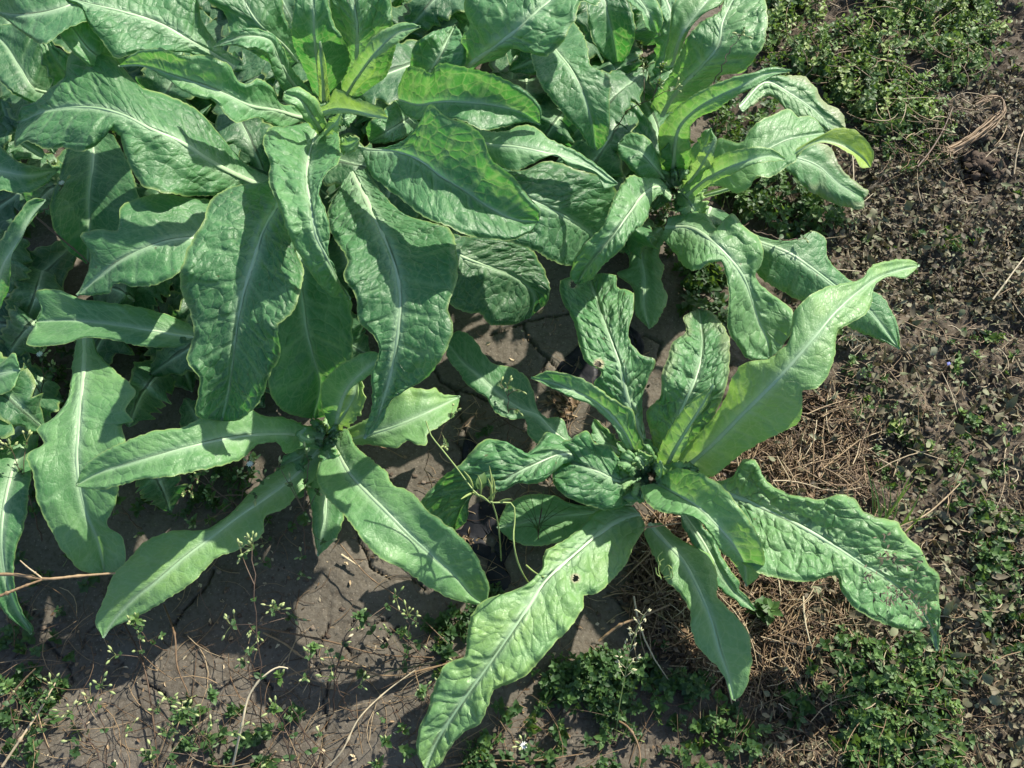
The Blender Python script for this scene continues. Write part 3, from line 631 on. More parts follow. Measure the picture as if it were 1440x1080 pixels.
leaf(Hh, [(400,270),(350,252),(300,227),(253,197),(213,180),(173,160),(133,150),(97,150),(57,157),(25,172)],
 [(395,280),(350,266),(300,275),(240,272),(200,260),(185,240),(174,210),(165,187),(152,183),(143,197),(110,213),(90,207),(67,210),(33,200),(22,207),(25,172)],
 [(400,258),(350,233),(307,187),(287,163),(233,133),(200,123),(180,103),(167,87),(140,73),(117,65),(97,77),(90,107),(70,125),(50,143),(30,150),(25,172)],
 [.10,.20,.26,.29,.29,.24], (-.1,.0), tint=.36, cr=.9, ruf=.9, ribw=1.5)
leaf(Cp, [(430,230),(405,265),(387,293),(370,323),(357,363),(343,407),(333,457),(327,507),(320,555),(312,590)],
 [(420,225),(370,255),(330,262),(297,280),(287,307),(273,333),(259,363),(253,400),(267,440),(273,467),(263,507),(280,533),(277,585),(312,592)],
 [(440,240),(425,285),(410,307),(415,350),(427,380),(423,407),(411,440),(391,458),(394,493),(377,533),(361,570),(330,592),(312,592)],
 [.22,.30,.32,.30,.26,.19], (.15,.1), tint=.42, cr=1.15, ruf=.9, spot=1, ribw=1.3)
leaf(Cp, [(495,240),(515,280),(527,307),(543,340),(557,380),(563,423),(560,460),(553,507),(543,550),(530,590),(512,617)],
 [(480,260),(462,295),(462,320),(473,340),(488,367),(484,392),(500,413),(503,447),(530,480),(533,493),(523,523),(523,573),(515,600),(512,617)],
 [(515,240),(545,280),(567,300),(607,313),(630,320),(643,357),(643,393),(630,433),(638,460),(623,500),(593,537),(573,547),(547,567),(535,595),(512,617)],
 [.24,.31,.33,.31,.27,.21], (.25,.1), tint=.44, cr=1.0, ruf=.9, rust=.35, ribw=1.3)
leaf(Cp, [(430,330),(423,380),(425,420),(430,460),(440,500),(450,540),(440,588)],
 [(410,330),(400,385),(397,430),(388,470),(383,510),(378,545),(395,575),(440,590)], [(450,330),(462,385),(488,410),(495,460),(495,510),(490,550),(470,580),(440,590)],
 [.2,.2,.19,.14,.06], tint=.34, cr=.5, ruf=.5)
leaf(Cp, [(370,325),(320,330),(273,333),(240,337),(200,350),(167,367),(133,393),(108,415)],
 [(370,340),(320,352),(270,360),(247,387),(217,400),(187,403),(160,400),(155,410),(133,415),(108,415)],
 [(365,310),(325,290),(290,280),(253,277),(227,272),(200,277),(170,290),(164,323),(140,323),(113,330),(127,357),(123,383),(108,415)],
 [.14,.2,.23,.22,.18], (.1,.05), tint=.40, cr=.6, ruf=.7, ribw=1.2, spot=1)
leaf(Cp, [(340,480),(270,473),(207,463),(150,455),(100,450),(50,452)],
 [(340,490),(267,489),(200,487),(150,477),(117,475),(93,483),(67,486),(38,484),(50,455)], [(340,470),(273,457),(227,440),(187,430),(150,425),(112,420),(83,408),(50,412),(57,433),(50,450)],
 [.10,.15,.17,.17,.15], (.05,.25), tint=.44, cr=.25, ruf=.6)
leaf(Cp, [(650,235),(690,262),(725,272),(760,287),(800,307),(833,330),(852,362)],
 [(640,250),(660,300),(690,330),(730,345),(753,353),(777,367),(803,373),(830,375),(852,364)], [(660,225),(700,235),(733,240),(767,227),(817,240),(857,253),(870,280),(866,330),(852,362)],
 [.22,.27,.26,.2,.1], (-.15,-.1), tint=.28, cr=1, ruf=.6, ribw=1.2)
leaf(Cp, [(600,330),(650,360),(693,377),(727,390),(752,420),(745,447)],
 [(590,350),(615,400),(635,430),(660,440),(676,441),(683,452),(717,457),(745,447)], [(610,315),(643,330),(693,335),(740,345),(765,380),(772,420),(745,447)],
 [.14,.17,.14,.1,.05], (-.1,-.1), tint=.20, cr=1.1, ruf=.6)
leaf(Cp, [(650,190),(690,203),(720,205),(760,212),(800,222),(835,238),(868,258)],
 [(650,210),(690,225),(727,240),(750,230),(783,219),(800,233),(823,240),(840,247),(850,266),(868,260)], [(650,175),(700,185),(747,177),(777,198),(810,213),(833,227),(855,245),(868,256)],
 [.25,.31,.31,.28,.26], (-.4,-.3), tint=.5, cr=.35, ruf=.7)
leaf(E, [(760,30),(780,67),(803,97),(817,123),(830,160),(838,210)],
 [(745,40),(747,80),(763,123),(793,160),(817,187),(832,208),(838,212)], [(785,20),(808,33),(827,67),(830,90),(855,107),(857,143),(857,180),(848,205),(838,212)],
 [.2,.28,.28,.25,.19], (.0,.0), tint=.36, cr=.4, ruf=.5)
leaf(E, [(640,110),(660,92),(693,67),(727,40),(760,10),(800,-22),(835,-50)],
 [(630,100),(645,75),(651,50),(660,37),(653,13),(655,-10),(690,-50),(760,-70),(835,-52)], [(650,110),(673,92),(707,80),(722,66),(745,74),(765,80),(787,63),(807,30),(820,2),(838,8),(850,-20),(835,-50)],
 [.24,.34,.38,.38,.34], (.0,.1), tint=.38, cr=1.3, ruf=.7, ribw=1.4)
leaf(E, [(590,130),(605,100),(622,70),(640,35)], [(575,120),(578,85),(585,60),(610,45),(640,35)], [(610,130),(650,105),(655,75),(650,50),(640,35)], [.2,.27,.29,.27], tint=.36, cr=1.6)
leaf(E, [(585,160),(570,170),(545,185),(520,200)], [(590,175),(575,190),(550,200),(520,202)], [(580,140),(560,140),(540,155),(515,180),(520,200)], [.2,.27,.29,.24], tint=.33, cr=1.4)
leaf(Cp, [(452,140),(447,95),(442,50),(440,10),(438,-30)], [(440,130),(428,97),(412,60),(412,23),(420,-10),(438,-30)], [(465,130),(488,100),(492,85),(488,65),(470,33),(462,3),(455,-25),(438,-30)],
 [.14,.22,.29,.33,.34], (.2,.3), tint=.30, cr=.6, ruf=.8)
leaf(Cp, [(490,140),(500,110),(502,73),(502,33),(497,0),(495,-40)], [(480,130),(480,90),(475,50),(465,15),(465,-20),(495,-40)], [(510,130),(540,110),(555,70),(553,35),(548,0),(545,-30),(495,-40)],
 [.14,.22,.28,.32,.33], (.2,.2), tint=.40, cr=1, ruf=.7, ribw=1.4, rust=.5)
leaf(Cp, [(478,150),(500,112),(516,88),(532,68),(560,45),(591,37)], [(472,145),(490,100),(505,77),(520,57),(543,40),(573,32),(591,36)], [(485,150),(507,120),(527,100),(529,85),(547,69),(573,50),(591,38)],
 [.18,.27,.34,.37,.38], (.4,.4), tint=.62, cr=.5, ruf=.5)
leaf(Cp, [(445,160),(475,153),(500,156),(525,162),(545,166)], [(440,152),(460,145),(472,125),(493,137),(517,143),(538,153),(545,165)], [(448,165),(475,160),(500,161),(525,167),(545,167)],
 [.28,.34,.37,.38], (.8,.2), tint=.75, cr=.3, ruf=.4)
leaf(Cp, [(456,190),(440,165),(425,143),(400,130)], [(450,192),(430,170),(415,150),(397,140),(400,130)], [(462,186),(455,160),(440,135),(415,122),(400,128)], [.24,.32,.35,.36], (.4,.4), tint=.72, cr=.5)
leaf(Cp, [(455,150),(454,120),(452,90),(450,58)], [(449,145),(448,110),(446,80),(450,58)], [(465,140),(460,110),(457,80),(450,58)], [.2,.28,.33,.36], (.9,.9), tint=.68, cr=.4)
wleaf(Cp, [(455,190),(470,175),(480,160)], 10, [.28,.34,.36], tint=.7, cr=.2)
wleaf(Cp, [(465,200),(487,205),(505,195)], 13, [.26,.32,.34], tint=.6, cr=.5)
leaf(Cp, [(435,140),(408,112),(392,80),(382,58),(350,50),(322,56),(300,67)], [(422,145),(400,128),(385,105),(372,75),(345,68),(325,64),(300,68)], [(440,130),(410,95),(400,70),(383,48),(360,40),(327,44),(300,66)],
 [.18,.26,.32,.35,.33], (.2,.5), tint=.45, cr=.8, ruf=.6)
leaf(Hh, [(425,95),(395,60),(367,37),(343,0),(330,-40)], [(410,105),(365,80),(325,50),(317,20),(293,0),(290,-40),(330,-42)], [(435,85),(412,50),(400,20),(395,-5),(380,-40),(330,-42)],
 [.12,.22,.27,.29,.29], tint=.32, cr=.8)
leaf(Hh, [(330,95),(300,75),(273,60),(227,33),(173,15),(110,0),(60,-20)], [(325,100),(283,80),(247,73),(215,74),(187,76),(165,83),(143,57),(127,37),(113,8),(75,-5),(60,-20)],
 [(340,85),(310,66),(297,50),(283,27),(277,0),(230,-35),(150,-50),(60,-22)], [.2,.28,.31,.34,.34], (.05,.05), tint=.36, cr=1.0, ruf=.7, ribw=1.4)
leaf(Hh, [(150,-30),(110,0),(70,15),(20,20),(-30,10)], [(160,-10),(130,25),(95,40),(60,62),(30,45),(0,22),(-30,12)], [(150,-50),(90,-40),(30,-40),(-10,-20),(-30,8)], [.3,.34,.34,.28], tint=.4, cr=.5)
leaf(Hh, [(170,95),(130,75),(105,45),(85,15)], [(165,102),(130,95),(100,70),(78,30),(85,14)], [(178,85),(145,50),(120,25),(100,8),(85,14)], [.24,.3,.32,.33], (.5,.2), tint=.42, cr=.5)
leaf(Hh, [(95,130),(50,125),(28,95),(5,60),(-20,40)], [(95,150),(45,145),(10,125),(-15,90),(-20,40)], [(95,110),(75,70),(50,50),(20,35),(-20,38)], [.1,.19,.2,.2], tint=.25, cr=.4)
wleaf(Hh, [(150,140),(90,100),(70,70),(60,50)], 22, [.12,.2,.24,.26], tint=.4, cr=.6)
wleaf(Hh, [(60,220),(20,190),(0,140)], 30, [.1,.14,.15], tint=.25, cr=.6)
leaf(G, [(-60,235),(-20,238),(0,240),(40,246),(83,238)], [(-60,210),(-20,195),(0,205),(27,228),(55,235),(83,237)], [(-60,260),(-20,272),(0,268),(33,272),(63,260),(83,239)], [.16,.22,.22,.18], (.1,.1), tint=.48, cr=.2)
leaf(G, [(-10,430),(5,370),(27,335),(43,303),(64,281)], [(-15,425),(-5,350),(20,308),(50,279),(64,280)], [(0,435),(12,405),(17,360),(35,325),(52,300),(64,282)], [.1,.2,.24,.25], (.3,.2), tint=.36, cr=.2)
leaf(G, [(130,180),(130,230),(125,270),(125,330),(122,370)], [(100,190),(85,240),(70,300),(90,345),(122,372)], [(160,190),(185,240),(195,300),(165,345),(122,372)], [.12,.14,.13,.09], tint=.22, cr=.3, ruf=.4)
leaf(G, [(-30,525),(0,525),(15,522),(28,520)], [(-30,500),(0,511),(20,496),(28,518)], [(-30,550),(0,556),(15,550),(28,524)], [.12,.15,.16], tint=.5, cr=.1)
leaf(G, [(45,610),(25,640),(12,680),(2,740),(5,800),(20,850),(44,892)], [(55,610),(50,640),(43,673),(33,743),(23,770),(20,820),(33,863),(47,887),(44,892)], [(30,610),(-10,640),(-30,700),(-30,770),(-15,820),(10,865),(44,892)],
 [.06,.12,.13,.1,.04], tint=.36, cr=.2)
leaf(G, [(118,470),(118,500),(115,540),(112,567),(110,600),(107,633),(110,677),(120,720),(137,760),(147,806)],
 [(108,472),(103,505),(90,570),(72,590),(53,603),(62,622),(37,640),(47,667),(53,707),(67,737),(90,777),(117,803),(147,808)],
 [(130,470),(135,490),(163,523),(180,537),(190,550),(177,577),(187,593),(173,597),(176,620),(170,660),(162,710),(151,740),(170,753),(176,777),(167,806),(147,808)],
 [.1,.15,.17,.16,.13,.07], (.1,.0), tint=.52, cr=.35, ruf=.9, rust=1, ribw=1.2)
leaf(E, [(880,-40),(893,-10),(907,10),(918,28),(924,48)], [(870,-30),(880,0),(903,20),(908,38),(924,49)], [(895,-40),(915,-15),(930,15),(931,37),(924,49)], [.28,.32,.33,.3], (.1,.3), tint=.48, cr=.3)
leaf(E, [(840,-40),(850,0),(862,50),(870,100)], [(825,-30),(825,0),(835,60),(870,100)], [(860,-40),(885,0),(892,55),(870,100)], [.2,.2,.16,.1], tint=.2, cr=.5)
# lower leaves filling the clumps, tinted dark to paint the shade of gaps
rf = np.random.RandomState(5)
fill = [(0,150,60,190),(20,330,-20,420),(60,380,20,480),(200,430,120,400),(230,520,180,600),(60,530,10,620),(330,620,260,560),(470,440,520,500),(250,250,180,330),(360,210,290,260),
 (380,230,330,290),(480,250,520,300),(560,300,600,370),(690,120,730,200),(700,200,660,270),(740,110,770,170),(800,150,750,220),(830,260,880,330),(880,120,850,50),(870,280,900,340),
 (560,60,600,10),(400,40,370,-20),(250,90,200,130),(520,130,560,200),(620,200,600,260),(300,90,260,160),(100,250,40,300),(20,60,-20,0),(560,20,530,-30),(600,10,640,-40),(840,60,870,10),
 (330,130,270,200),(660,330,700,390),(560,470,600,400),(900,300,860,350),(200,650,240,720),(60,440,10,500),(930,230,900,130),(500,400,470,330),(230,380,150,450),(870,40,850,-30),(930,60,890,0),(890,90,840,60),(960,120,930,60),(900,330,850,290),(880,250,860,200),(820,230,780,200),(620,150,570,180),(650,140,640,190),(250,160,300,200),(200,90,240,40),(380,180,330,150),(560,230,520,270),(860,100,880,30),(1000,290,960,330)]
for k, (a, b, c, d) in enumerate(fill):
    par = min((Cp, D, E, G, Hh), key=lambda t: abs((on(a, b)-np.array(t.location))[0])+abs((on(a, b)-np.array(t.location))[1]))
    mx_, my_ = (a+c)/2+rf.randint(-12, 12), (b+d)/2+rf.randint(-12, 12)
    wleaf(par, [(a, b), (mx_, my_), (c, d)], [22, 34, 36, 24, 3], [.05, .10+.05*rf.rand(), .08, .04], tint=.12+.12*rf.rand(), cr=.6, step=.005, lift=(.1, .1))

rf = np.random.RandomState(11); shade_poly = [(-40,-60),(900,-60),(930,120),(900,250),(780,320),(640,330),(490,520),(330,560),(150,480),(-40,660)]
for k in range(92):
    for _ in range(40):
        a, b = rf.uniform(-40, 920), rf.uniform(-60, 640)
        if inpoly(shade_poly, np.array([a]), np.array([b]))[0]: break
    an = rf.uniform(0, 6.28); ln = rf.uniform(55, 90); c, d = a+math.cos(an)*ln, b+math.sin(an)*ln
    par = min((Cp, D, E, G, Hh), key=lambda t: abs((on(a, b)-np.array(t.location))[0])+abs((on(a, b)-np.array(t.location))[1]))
    wleaf(par, [(a-math.cos(an)*ln, b-math.sin(an)*ln), (a+rf.uniform(-9, 9), b+rf.uniform(-9, 9)), (c, d)], [20, 36, 40, 26, 3], (([.015, .03+.03*rf.rand(), .04, .02]) if k < 62 else ([.08, .14, .15, .1])), tint=.0+.14*rf.rand(), cr=.5, step=.006, lift=(.1, .1))  # darkest tint of all, deepening the gaps in colour as shade would

# unseen plants added beyond the top of the frame to shade the clumps
rf = np.random.RandomState(21)
for (px_, py_, lab) in [(-120,-190,'unseen leafy plant added to the bed beyond the upper left corner of the frame'),(160,-230,'unseen leafy plant added to the bed just beyond the top edge, behind the overhanging grey green leaves'),(440,-220,'unseen leafy plant added to the bed just beyond the top edge, behind the biggest clump'),(760,-240,'unseen leafy plant added to the bed beyond the top edge behind the pale ribbed leaf')]:
    pl = plant(lab, px_, py_); c0 = np.array(pl.location); n_ = 11
    for k in range(n_):
        a = 6.28*k/n_+rf.uniform(-.25, .25); L_ = rf.uniform(.24, .34); z1 = rf.uniform(.2, .36); pts = [c0+np.array([math.cos(a)*L_*f, math.sin(a)*L_*f, 0])+UPZ*zz for f, zz in ((.05, .04), (.4, z1*.8), (.75, z1), (1, z1*.75))]
        uvp = []
        for q in pts:
            d = q-np.array([0, 0, CAM_H]); dz = d@FW; uvp.append((720+FPX*d[0]/dz, 540-FPX*(d@UP)/dz))
        if any(0 < x < 1440 and y > -12 for x, y in uvp): continue
        wleaf(pl, uvp, [10, 38, 48, 40, 4], [q[2] for q in pts], tint=.3, cr=.8, step=.006)

# young crinkled leaves round each heart
rf = np.random.RandomState(31)
for pl, cx, cy, n_, r0, r1, zt, tt_ in [(A, 915, 672, 17, 30, 70, .13, .45), (D, 952, 262, 13, 25, 60, .13, .4), (B, 457, 617, 10, 16, 42, .09, .45), (Cp, 452, 178, 12, 22, 55, .24, .42), (E, 600, 140, 6, 20, 50, .2, .35)]:
    zb = .03 if zt < .2 else .16
    for k in range(n_):
        a = 6.28*k/n_+rf.uniform(-.3, .3); L_ = rf.uniform(r0, r1); up_ = rf.uniform(.6, 1.1)
        wleaf(pl, [(cx+4*math.cos(a), cy+3*math.sin(a)), (cx+L_*.55*math.cos(a+.1), cy+L_*.45*math.sin(a+.1)-6), (cx+L_*math.cos(a), cy+L_*.85*math.sin(a)-4)], [5, L_*.16, L_*.24, L_*.2, 3], [zb, zb+(zt-zb)*up_*.8, zb+(zt-zb)*up_, zb+(zt-zb)*up_*.8],
              tint=tt_+rf.uniform(-.12, .25), cr=1.5, ruf=1.6, lift=(rf.uniform(.1, .6), rf.uniform(.1, .6)))

TREE_N = 1700
# ------------------------------------------------------------------ scatter helpers
def scatter(poly, n, rng, rough=0., freq=6, seed=0):
    """n points on the soil inside a pixel outline, as world positions; rough>0 makes them patchy"""
    P = np.asarray(poly, float); out = []; tot = 0
    while tot < n:
        x = rng.uniform(P[:, 0].min(), P[:, 0].max(), 4*n); y = rng.uniform(P[:, 1].min(), P[:, 1].max(), 4*n)
        k = inpoly(P, x, y); w = on(x[k], y[k])
        if rough: w = w[rng.random(len(w)) < np.clip(.5+rough*2*fbm(w[:, 0]*freq, w[:, 1]*freq, seed, 3), 0.02, 1)]
        out.append(w); tot += len(w)
        if len(out) > 30: break
    return np.concatenate(out)[:n]
def rot(v, a):
    return np.array([v[0]*math.cos(a)-v[1]*math.sin(a), v[0]*math.sin(a)+v[1]*math.cos(a), v[2]])
UPV = np.array([0, 0, 1.])
def rdir(r, el=0.): 
    a = r.uniform(0, 2*math.pi); return np.array([math.cos(a)*math.cos(el), math.sin(a)*math.cos(el), math.sin(el)])

# ------------------------------------------------------------------ black film showing through the soil
def film(pts, label, h=.004):
    c = np.mean(np.array(pts, float), 0); P = curve(pts+[pts[0]], 40)[:-1]; W_ = on(P[:, 0], P[:, 1]); C0 = on(*c)
    rings = [W_*(1-t)+C0*t for t in (0, .08, .3, .55, .8)]; V = np.concatenate(rings+[C0[None]])
    V[:, 2] = ground_z(V[:, 0], V[:, 1])+h+.004*fbm(V[:, 0]*60, V[:, 1]*60, 3, 3); V[:40, 2] -= h+.006
    Q_ = [[r*40+i, r*40+(i+1) % 40, (r+1)*40+(i+1) % 40, (r+1)*40+i] for r in range(4) for i in range(40)]
    T_ = [[160+i, 160+(i+1) % 40, 200] for i in range(40)]
    o = Vector(C0); me = make_mesh('plastic_film', V-C0, [np.array(Q_), np.array(T_)], M_FILM); ob = link('plastic_film', me, label=label, category='plastic film', group='black film showing through the soil'); ob.location = o
film([(655,612),(668,618),(672,640),(664,662),(652,652),(650,630)], 'narrow scrap of black film in the crack left of the wavy edged leaf')
film([(640,735),(660,710),(690,700),(720,712),(745,722),(735,745),(720,775),(708,800),(722,822),(700,838),(682,826),(690,790),(668,780),(648,765),(636,752)], 'largest patch of black plastic film beside the dried flower litter under the rosette')
film([(790,505),(806,492),(820,480),(828,500),(842,520),(838,545),(815,540),(795,525),(782,520)], 'black film in the hollow under the tip of the tall blistered leaf')
film([(800,690),(818,688),(832,700),(830,716),(812,722),(800,712)], 'small black film patch between the rosette heart and the shaded low leaf')
film([(880,455),(898,468),(906,492),(896,512),(884,490)], 'sliver of black film right of the tall blistered leaf')

# ------------------------------------------------------------------ ground cover and litter (nobody could count these)
rw = np.random.RandomState
R_STRIP = [(1150,180),(1300,150),(1360,60),(1400,-60),(1900,-60),(1900,1200),(1050,1200),(1060,1000),(1120,900),(1100,820),(1050,640),(1120,480),(1080,330),(1180,300)]
R_STRAW = [(900,740),(960,700),(1010,640),(1060,620),(1130,560),(1180,560),(1230,640),(1210,720),(1240,800),(1200,850),(1180,900),(1130,960),(1060,980),(960,940),(900,900),(870,840)]
R_BED = [(-100,800),(130,880),(420,700),(620,560),(700,420),(860,420),(900,500),(960,700),(860,860),(1000,960),(1060,1100),(-200,1200)]
def flakes(buf, pts, r, smin, smax, tmin, tmax, lift=.012, nu=2, curl=1.):
    for p in pts:
        d = rdir(r, r.uniform(-.5, .5)); n_ = rdir(r, r.uniform(.5, 1.5)); L = r.uniform(smin, smax)
        buf.blade(p+UPV*r.uniform(0, lift), d, n_, L, L*r.uniform(.15, .42), fold=r.uniform(-.6, 1.2), curl=r.uniform(-.7, .9)*curl, nu=nu, tint=r.uniform(tmin, tmax), tw=r.uniform(-1.5, 1.5))
def twigs(buf, pts, r, lmin, lmax, rad, tmin, tmax, lift=.012, bend=.3, el=.35, k=4):
    for p in pts:
        d = rdir(r, r.uniform(-.1, el)); L = r.uniform(lmin, lmax); s = np.cross(d, UPV); b = r.uniform(-bend, bend)*L; u = np.linspace(0, 1, 5)[:, None]
        P = p+UPV*r.uniform(.001, lift)+d*L*(u-.5)+s*b*(u*u-u)*3+UPV*L*.12*r.uniform(-1, 1)*u*u
        P[:, 2] = np.maximum(P[:, 2], ground_z(P[:, 0], P[:, 1])+.0005)
        buf.tube(P, rad*r.uniform(.6, 1.3)*np.array([1, 1, .9, .75, .4]), k, r.uniform(tmin, tmax))
r = rw(1)
b = Buf(); flakes(b, scatter(R_STRIP, 22000, RNG, .6, 9, 3), r, .004, .012, .05, .9, .016); flakes(b, scatter(R_STRIP, 3000, RNG, .9, 7, 5), r, .009, .018, .35, .95, .020, 3, 2.)
flakes(b, scatter(R_STRIP, 2500, RNG, .9, 12, 8), r, .003, .008, .7, 1.05, .015)
flakes(b, scatter([(1220,180),(1500,60),(1500,460),(1180,420)], 3600, RNG, .4, 9, 9), r, .005, .014, .1, .8, .018)
b.build('dead_leaf_litter', M_LITTER, kind='stuff')
b = Buf(); twigs(b, scatter(R_STRIP, 5200, RNG, .6, 8, 13), r, .008, .035, .0007, .1, .95, .018)
twigs(b, scatter(R_STRIP, 260, RNG, .6, 5, 14), r, .05, .12, .0008, .3, .95, .018, .15); twigs(b, scatter([(1060,-80),(1400,-80),(1390,60),(1330,260),(1240,260),(1180,150),(1100,110),(1070,60)], 320, RNG), r, .03, .08, .0007, .2, .9, .05, .3, .5)
twigs(b, scatter([(-60,820),(430,900),(600,900),(700,1000),(1400,930),(1400,1120),(-60,1120)], 380, RNG), r, .03, .09, .0005, .1, .8, .03, .3, .4)
b.build('dry_stem_litter', M_STRAW, kind='stuff')
b = Buf(); twigs(b, scatter(R_STRAW, 1100, RNG, 1.4, 9, 23), r, .02, .075, .0008, .0, .85, .014, .2, .2)
twigs(b, scatter(R_STRAW, 330, RNG, .5, 5, 24), r, .05, .11, .0010, .3, 1, .018, .12, .1); 
twigs(b, scatter([(1030,620),(1080,600),(1150,560),(1210,620),(1200,700),(1130,690),(1060,660)], 520, RNG, 1., 12, 25), r, .02, .06, .0008, .0, .8, .018, .3, .3)
twigs(b, scatter([(940,800),(1000,780),(1060,800),(1180,830),(1180,900),(1100,950),(1040,960),(960,920)], 420, RNG, 1., 12, 26), r, .02, .08, .0008, .1, .95, .016, .25, .2)
flakes(b, scatter(R_STRAW, 2600, RNG, .8, 10, 29), r, .004, .011, .0, .6, .014)
b.build('dry_straw_litter', M_STRAW, kind='stuff')
b = Buf(); twigs(b, scatter([(640,560),(900,500),(930,600),(900,720),(860,860),(690,900),(560,800)], 260, RNG, .8, 6, 33), r, .012, .06, .0006, .1, .8, .008, .3, .2)
twigs(b, scatter(R_BED, 420, RNG, .9, 5, 34), r, .01, .05, .00045, .0, .7, .006, .3, .2); flakes(b, scatter(R_BED, 800, RNG, 1, 8, 35), r, .003, .008, .2, 1, .004)
flakes(b, scatter([(768,552),(785,548),(812,560),(815,580),(790,590),(770,575)], 70, RNG), r, .008, .015, .35, .8, .006); flakes(b, scatter([(640,755),(668,750),(672,775),(650,778)], 60, RNG), r, .006, .012, .3, .8, .006)
flakes(b, scatter([(770,660),(800,650),(860,720),(830,735),(790,730)], 50, RNG), r, .01, .02, .1, .5, .01)
b.build('fallen_seed_and_stem_litter', M_STRAW, kind='stuff')
# soil clods
def icosph():
    import bmesh
    bm = bmesh.new(); bmesh.ops.create_icosphere(bm, subdivisions=2, radius=1); V = np.array([v.co[:] for v in bm.verts]); F = np.array([[v.index for v in f.verts] for f in bm.faces]); bm.free(); return V, F
IV, IF = icosph()
def clod(buf, p, s, seed, tint):
    V = IV*(1+1.0*fbm(IV[:, 0]*2.1+seed, IV[:, 1]*2.1+IV[:, 2]*1.7, seed, 3))[:, None]*np.array([1, .9, .7])*s
    buf.add(V+p+UPV*s*.25, T=IF, tint=tint)
b = Buf()
for i, p in enumerate(scatter(R_STRIP, 450, RNG, 1., 10, 51)): clod(b, p, r.choice([.002, .003, .0045, .007], p=[.35, .35, .2, .1]), i, r.uniform(.1, .8))
for i, p in enumerate(scatter([(1320,165),(1400,170),(1425,230),(1380,270),(1310,250),(1290,200)], 70, RNG)): clod(b, p, r.uniform(.0015, .008), i, r.uniform(.15, .6))
for i, p in enumerate(scatter([(1220,240),(1420,240),(1440,420),(1250,380)], 70, RNG)): clod(b, p, r.uniform(.0015, .007), i, r.uniform(.2, .8))
for i, p in enumerate(scatter(R_BED, 520, RNG, 1., 6, 52)): clod(b, p-UPV*.001, r.choice([.0012, .002, .0035], p=[.5, .35, .15]), i, r.uniform(.3, 1))
b.build('soil_clods', M_CLOD, kind='stuff')

# chickweed carpet: many short shoots with paired ovate leaves
def shoot(buf, sbuf, p, r, h, scale, t0, t1, lean=None, nn=4):
    d = lean if lean is not None else rdir(r, r.uniform(.5, 1.4)); d = d/np.linalg.norm(d); s1 = np.cross(d, [.3, .5, .8]); s1 /= np.linalg.norm(s1); s2 = np.cross(d, s1)
    q = p+d*h; sbuf.tube(np.array([p, p+d*h*.5+s1*h*.08, q]), [.0008, .0007, .0005], 4, r.uniform(.3, .8))
    a = r.uniform(0, 3); tt = r.uniform(t0, t1)
    for i in range(nn):
        f = (i+1)/nn; c = p+d*h*(.35+.65*f); L = scale*(1.15-.55*f)
        for k in (0, 1):
            an = a+i*1.57+k*math.pi+r.uniform(-.3, .3); o = s1*math.cos(an)+s2*math.sin(an)
            buf.blade(c, o*(1-.45*f)+d*(.15+.55*f), d-o*.3, L*r.uniform(.8, 1.2), L*r.uniform(.30, .40), fold=r.uniform(.1, .6), curl=r.uniform(0, .5), nu=3, tint=tt+.1*f+r.uniform(-.06, .06))
def carpet(poly, n, r, h=(.012, .035), sc=(.008, .014), t=(.2, .7), rough=.8, freq=8, seed=1, bufs=None):
    fb, sb = bufs or (Buf(), Buf())
    for p in scatter(poly, n, RNG, rough, freq, seed): shoot(fb, sb, p, r, r.uniform(*h), r.uniform(*sc), *t)
    return fb, sb
def carpet_build(fs, name):
    fs[0].build(name, M_WEED, kind='stuff'); fs[1].build(name.replace('leaves', 'stems'), M_STEM, kind='stuff')
r = rw(2)
fs = carpet([(1060,-80),(1400,-80),(1390,60),(1330,160),(1240,190),(1180,150),(1100,110),(1070,60)], 1050, r, (.01, .06), (.006, .017), (.3, 1.), 1.2, 11, 61)
carpet([(1160,100),(1260,90),(1330,150),(1330,230),(1270,250),(1220,200),(1170,150)], 260, r, (.01, .035), (.006, .011), (.25, .8), .8, 9, 62, fs)
carpet([(940,-60),(1070,-60),(1100,110),(1100,250),(1040,260),(985,150),(940,60)], 230, r, (.01, .05), (.009, .015), (.05, .7), .5, 9, 66, fs)
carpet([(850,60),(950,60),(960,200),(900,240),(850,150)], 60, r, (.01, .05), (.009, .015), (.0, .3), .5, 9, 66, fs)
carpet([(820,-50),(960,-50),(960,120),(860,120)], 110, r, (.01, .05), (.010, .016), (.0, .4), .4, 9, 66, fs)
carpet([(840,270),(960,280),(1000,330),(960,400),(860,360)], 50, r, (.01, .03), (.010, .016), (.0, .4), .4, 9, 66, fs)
carpet([(1230,280),(1500,200),(1500,450),(1200,430)], 70, r, (.004, .014), (.005, .011), (.2, .7), 1.4, 9, 66, fs)
carpet([(1330,-80),(1500,-80),(1450,80),(1380,130),(1330,100)], 110, r, (.008, .02), (.005, .010), (.3, .7), 1, 9, 62, fs)
carpet_build(fs, 'chickweed_carpet_leaves')
fs = carpet([(1030,240),(1100,250),(1180,280),(1210,300),(1150,340),(1060,320),(1010,290)], 130, r, (.015, .05), (.010, .016), (.15, .6), .4, 9, 63)
carpet([(960,380),(1010,370),(1030,420),(1020,470),(960,440)], 55, r, (.01, .035), (.010, .018), (.05, .4), .4, 9, 64, fs)
carpet([(1140,430),(1180,440),(1190,480),(1140,470)], 14, r, (.01, .03), (.010, .014), (.4, .7), .3, 9, 64, fs)
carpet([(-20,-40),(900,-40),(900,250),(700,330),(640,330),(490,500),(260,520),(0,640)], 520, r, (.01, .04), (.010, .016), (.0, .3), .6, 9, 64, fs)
carpet_build(fs, 'shaded_chickweed_leaves')
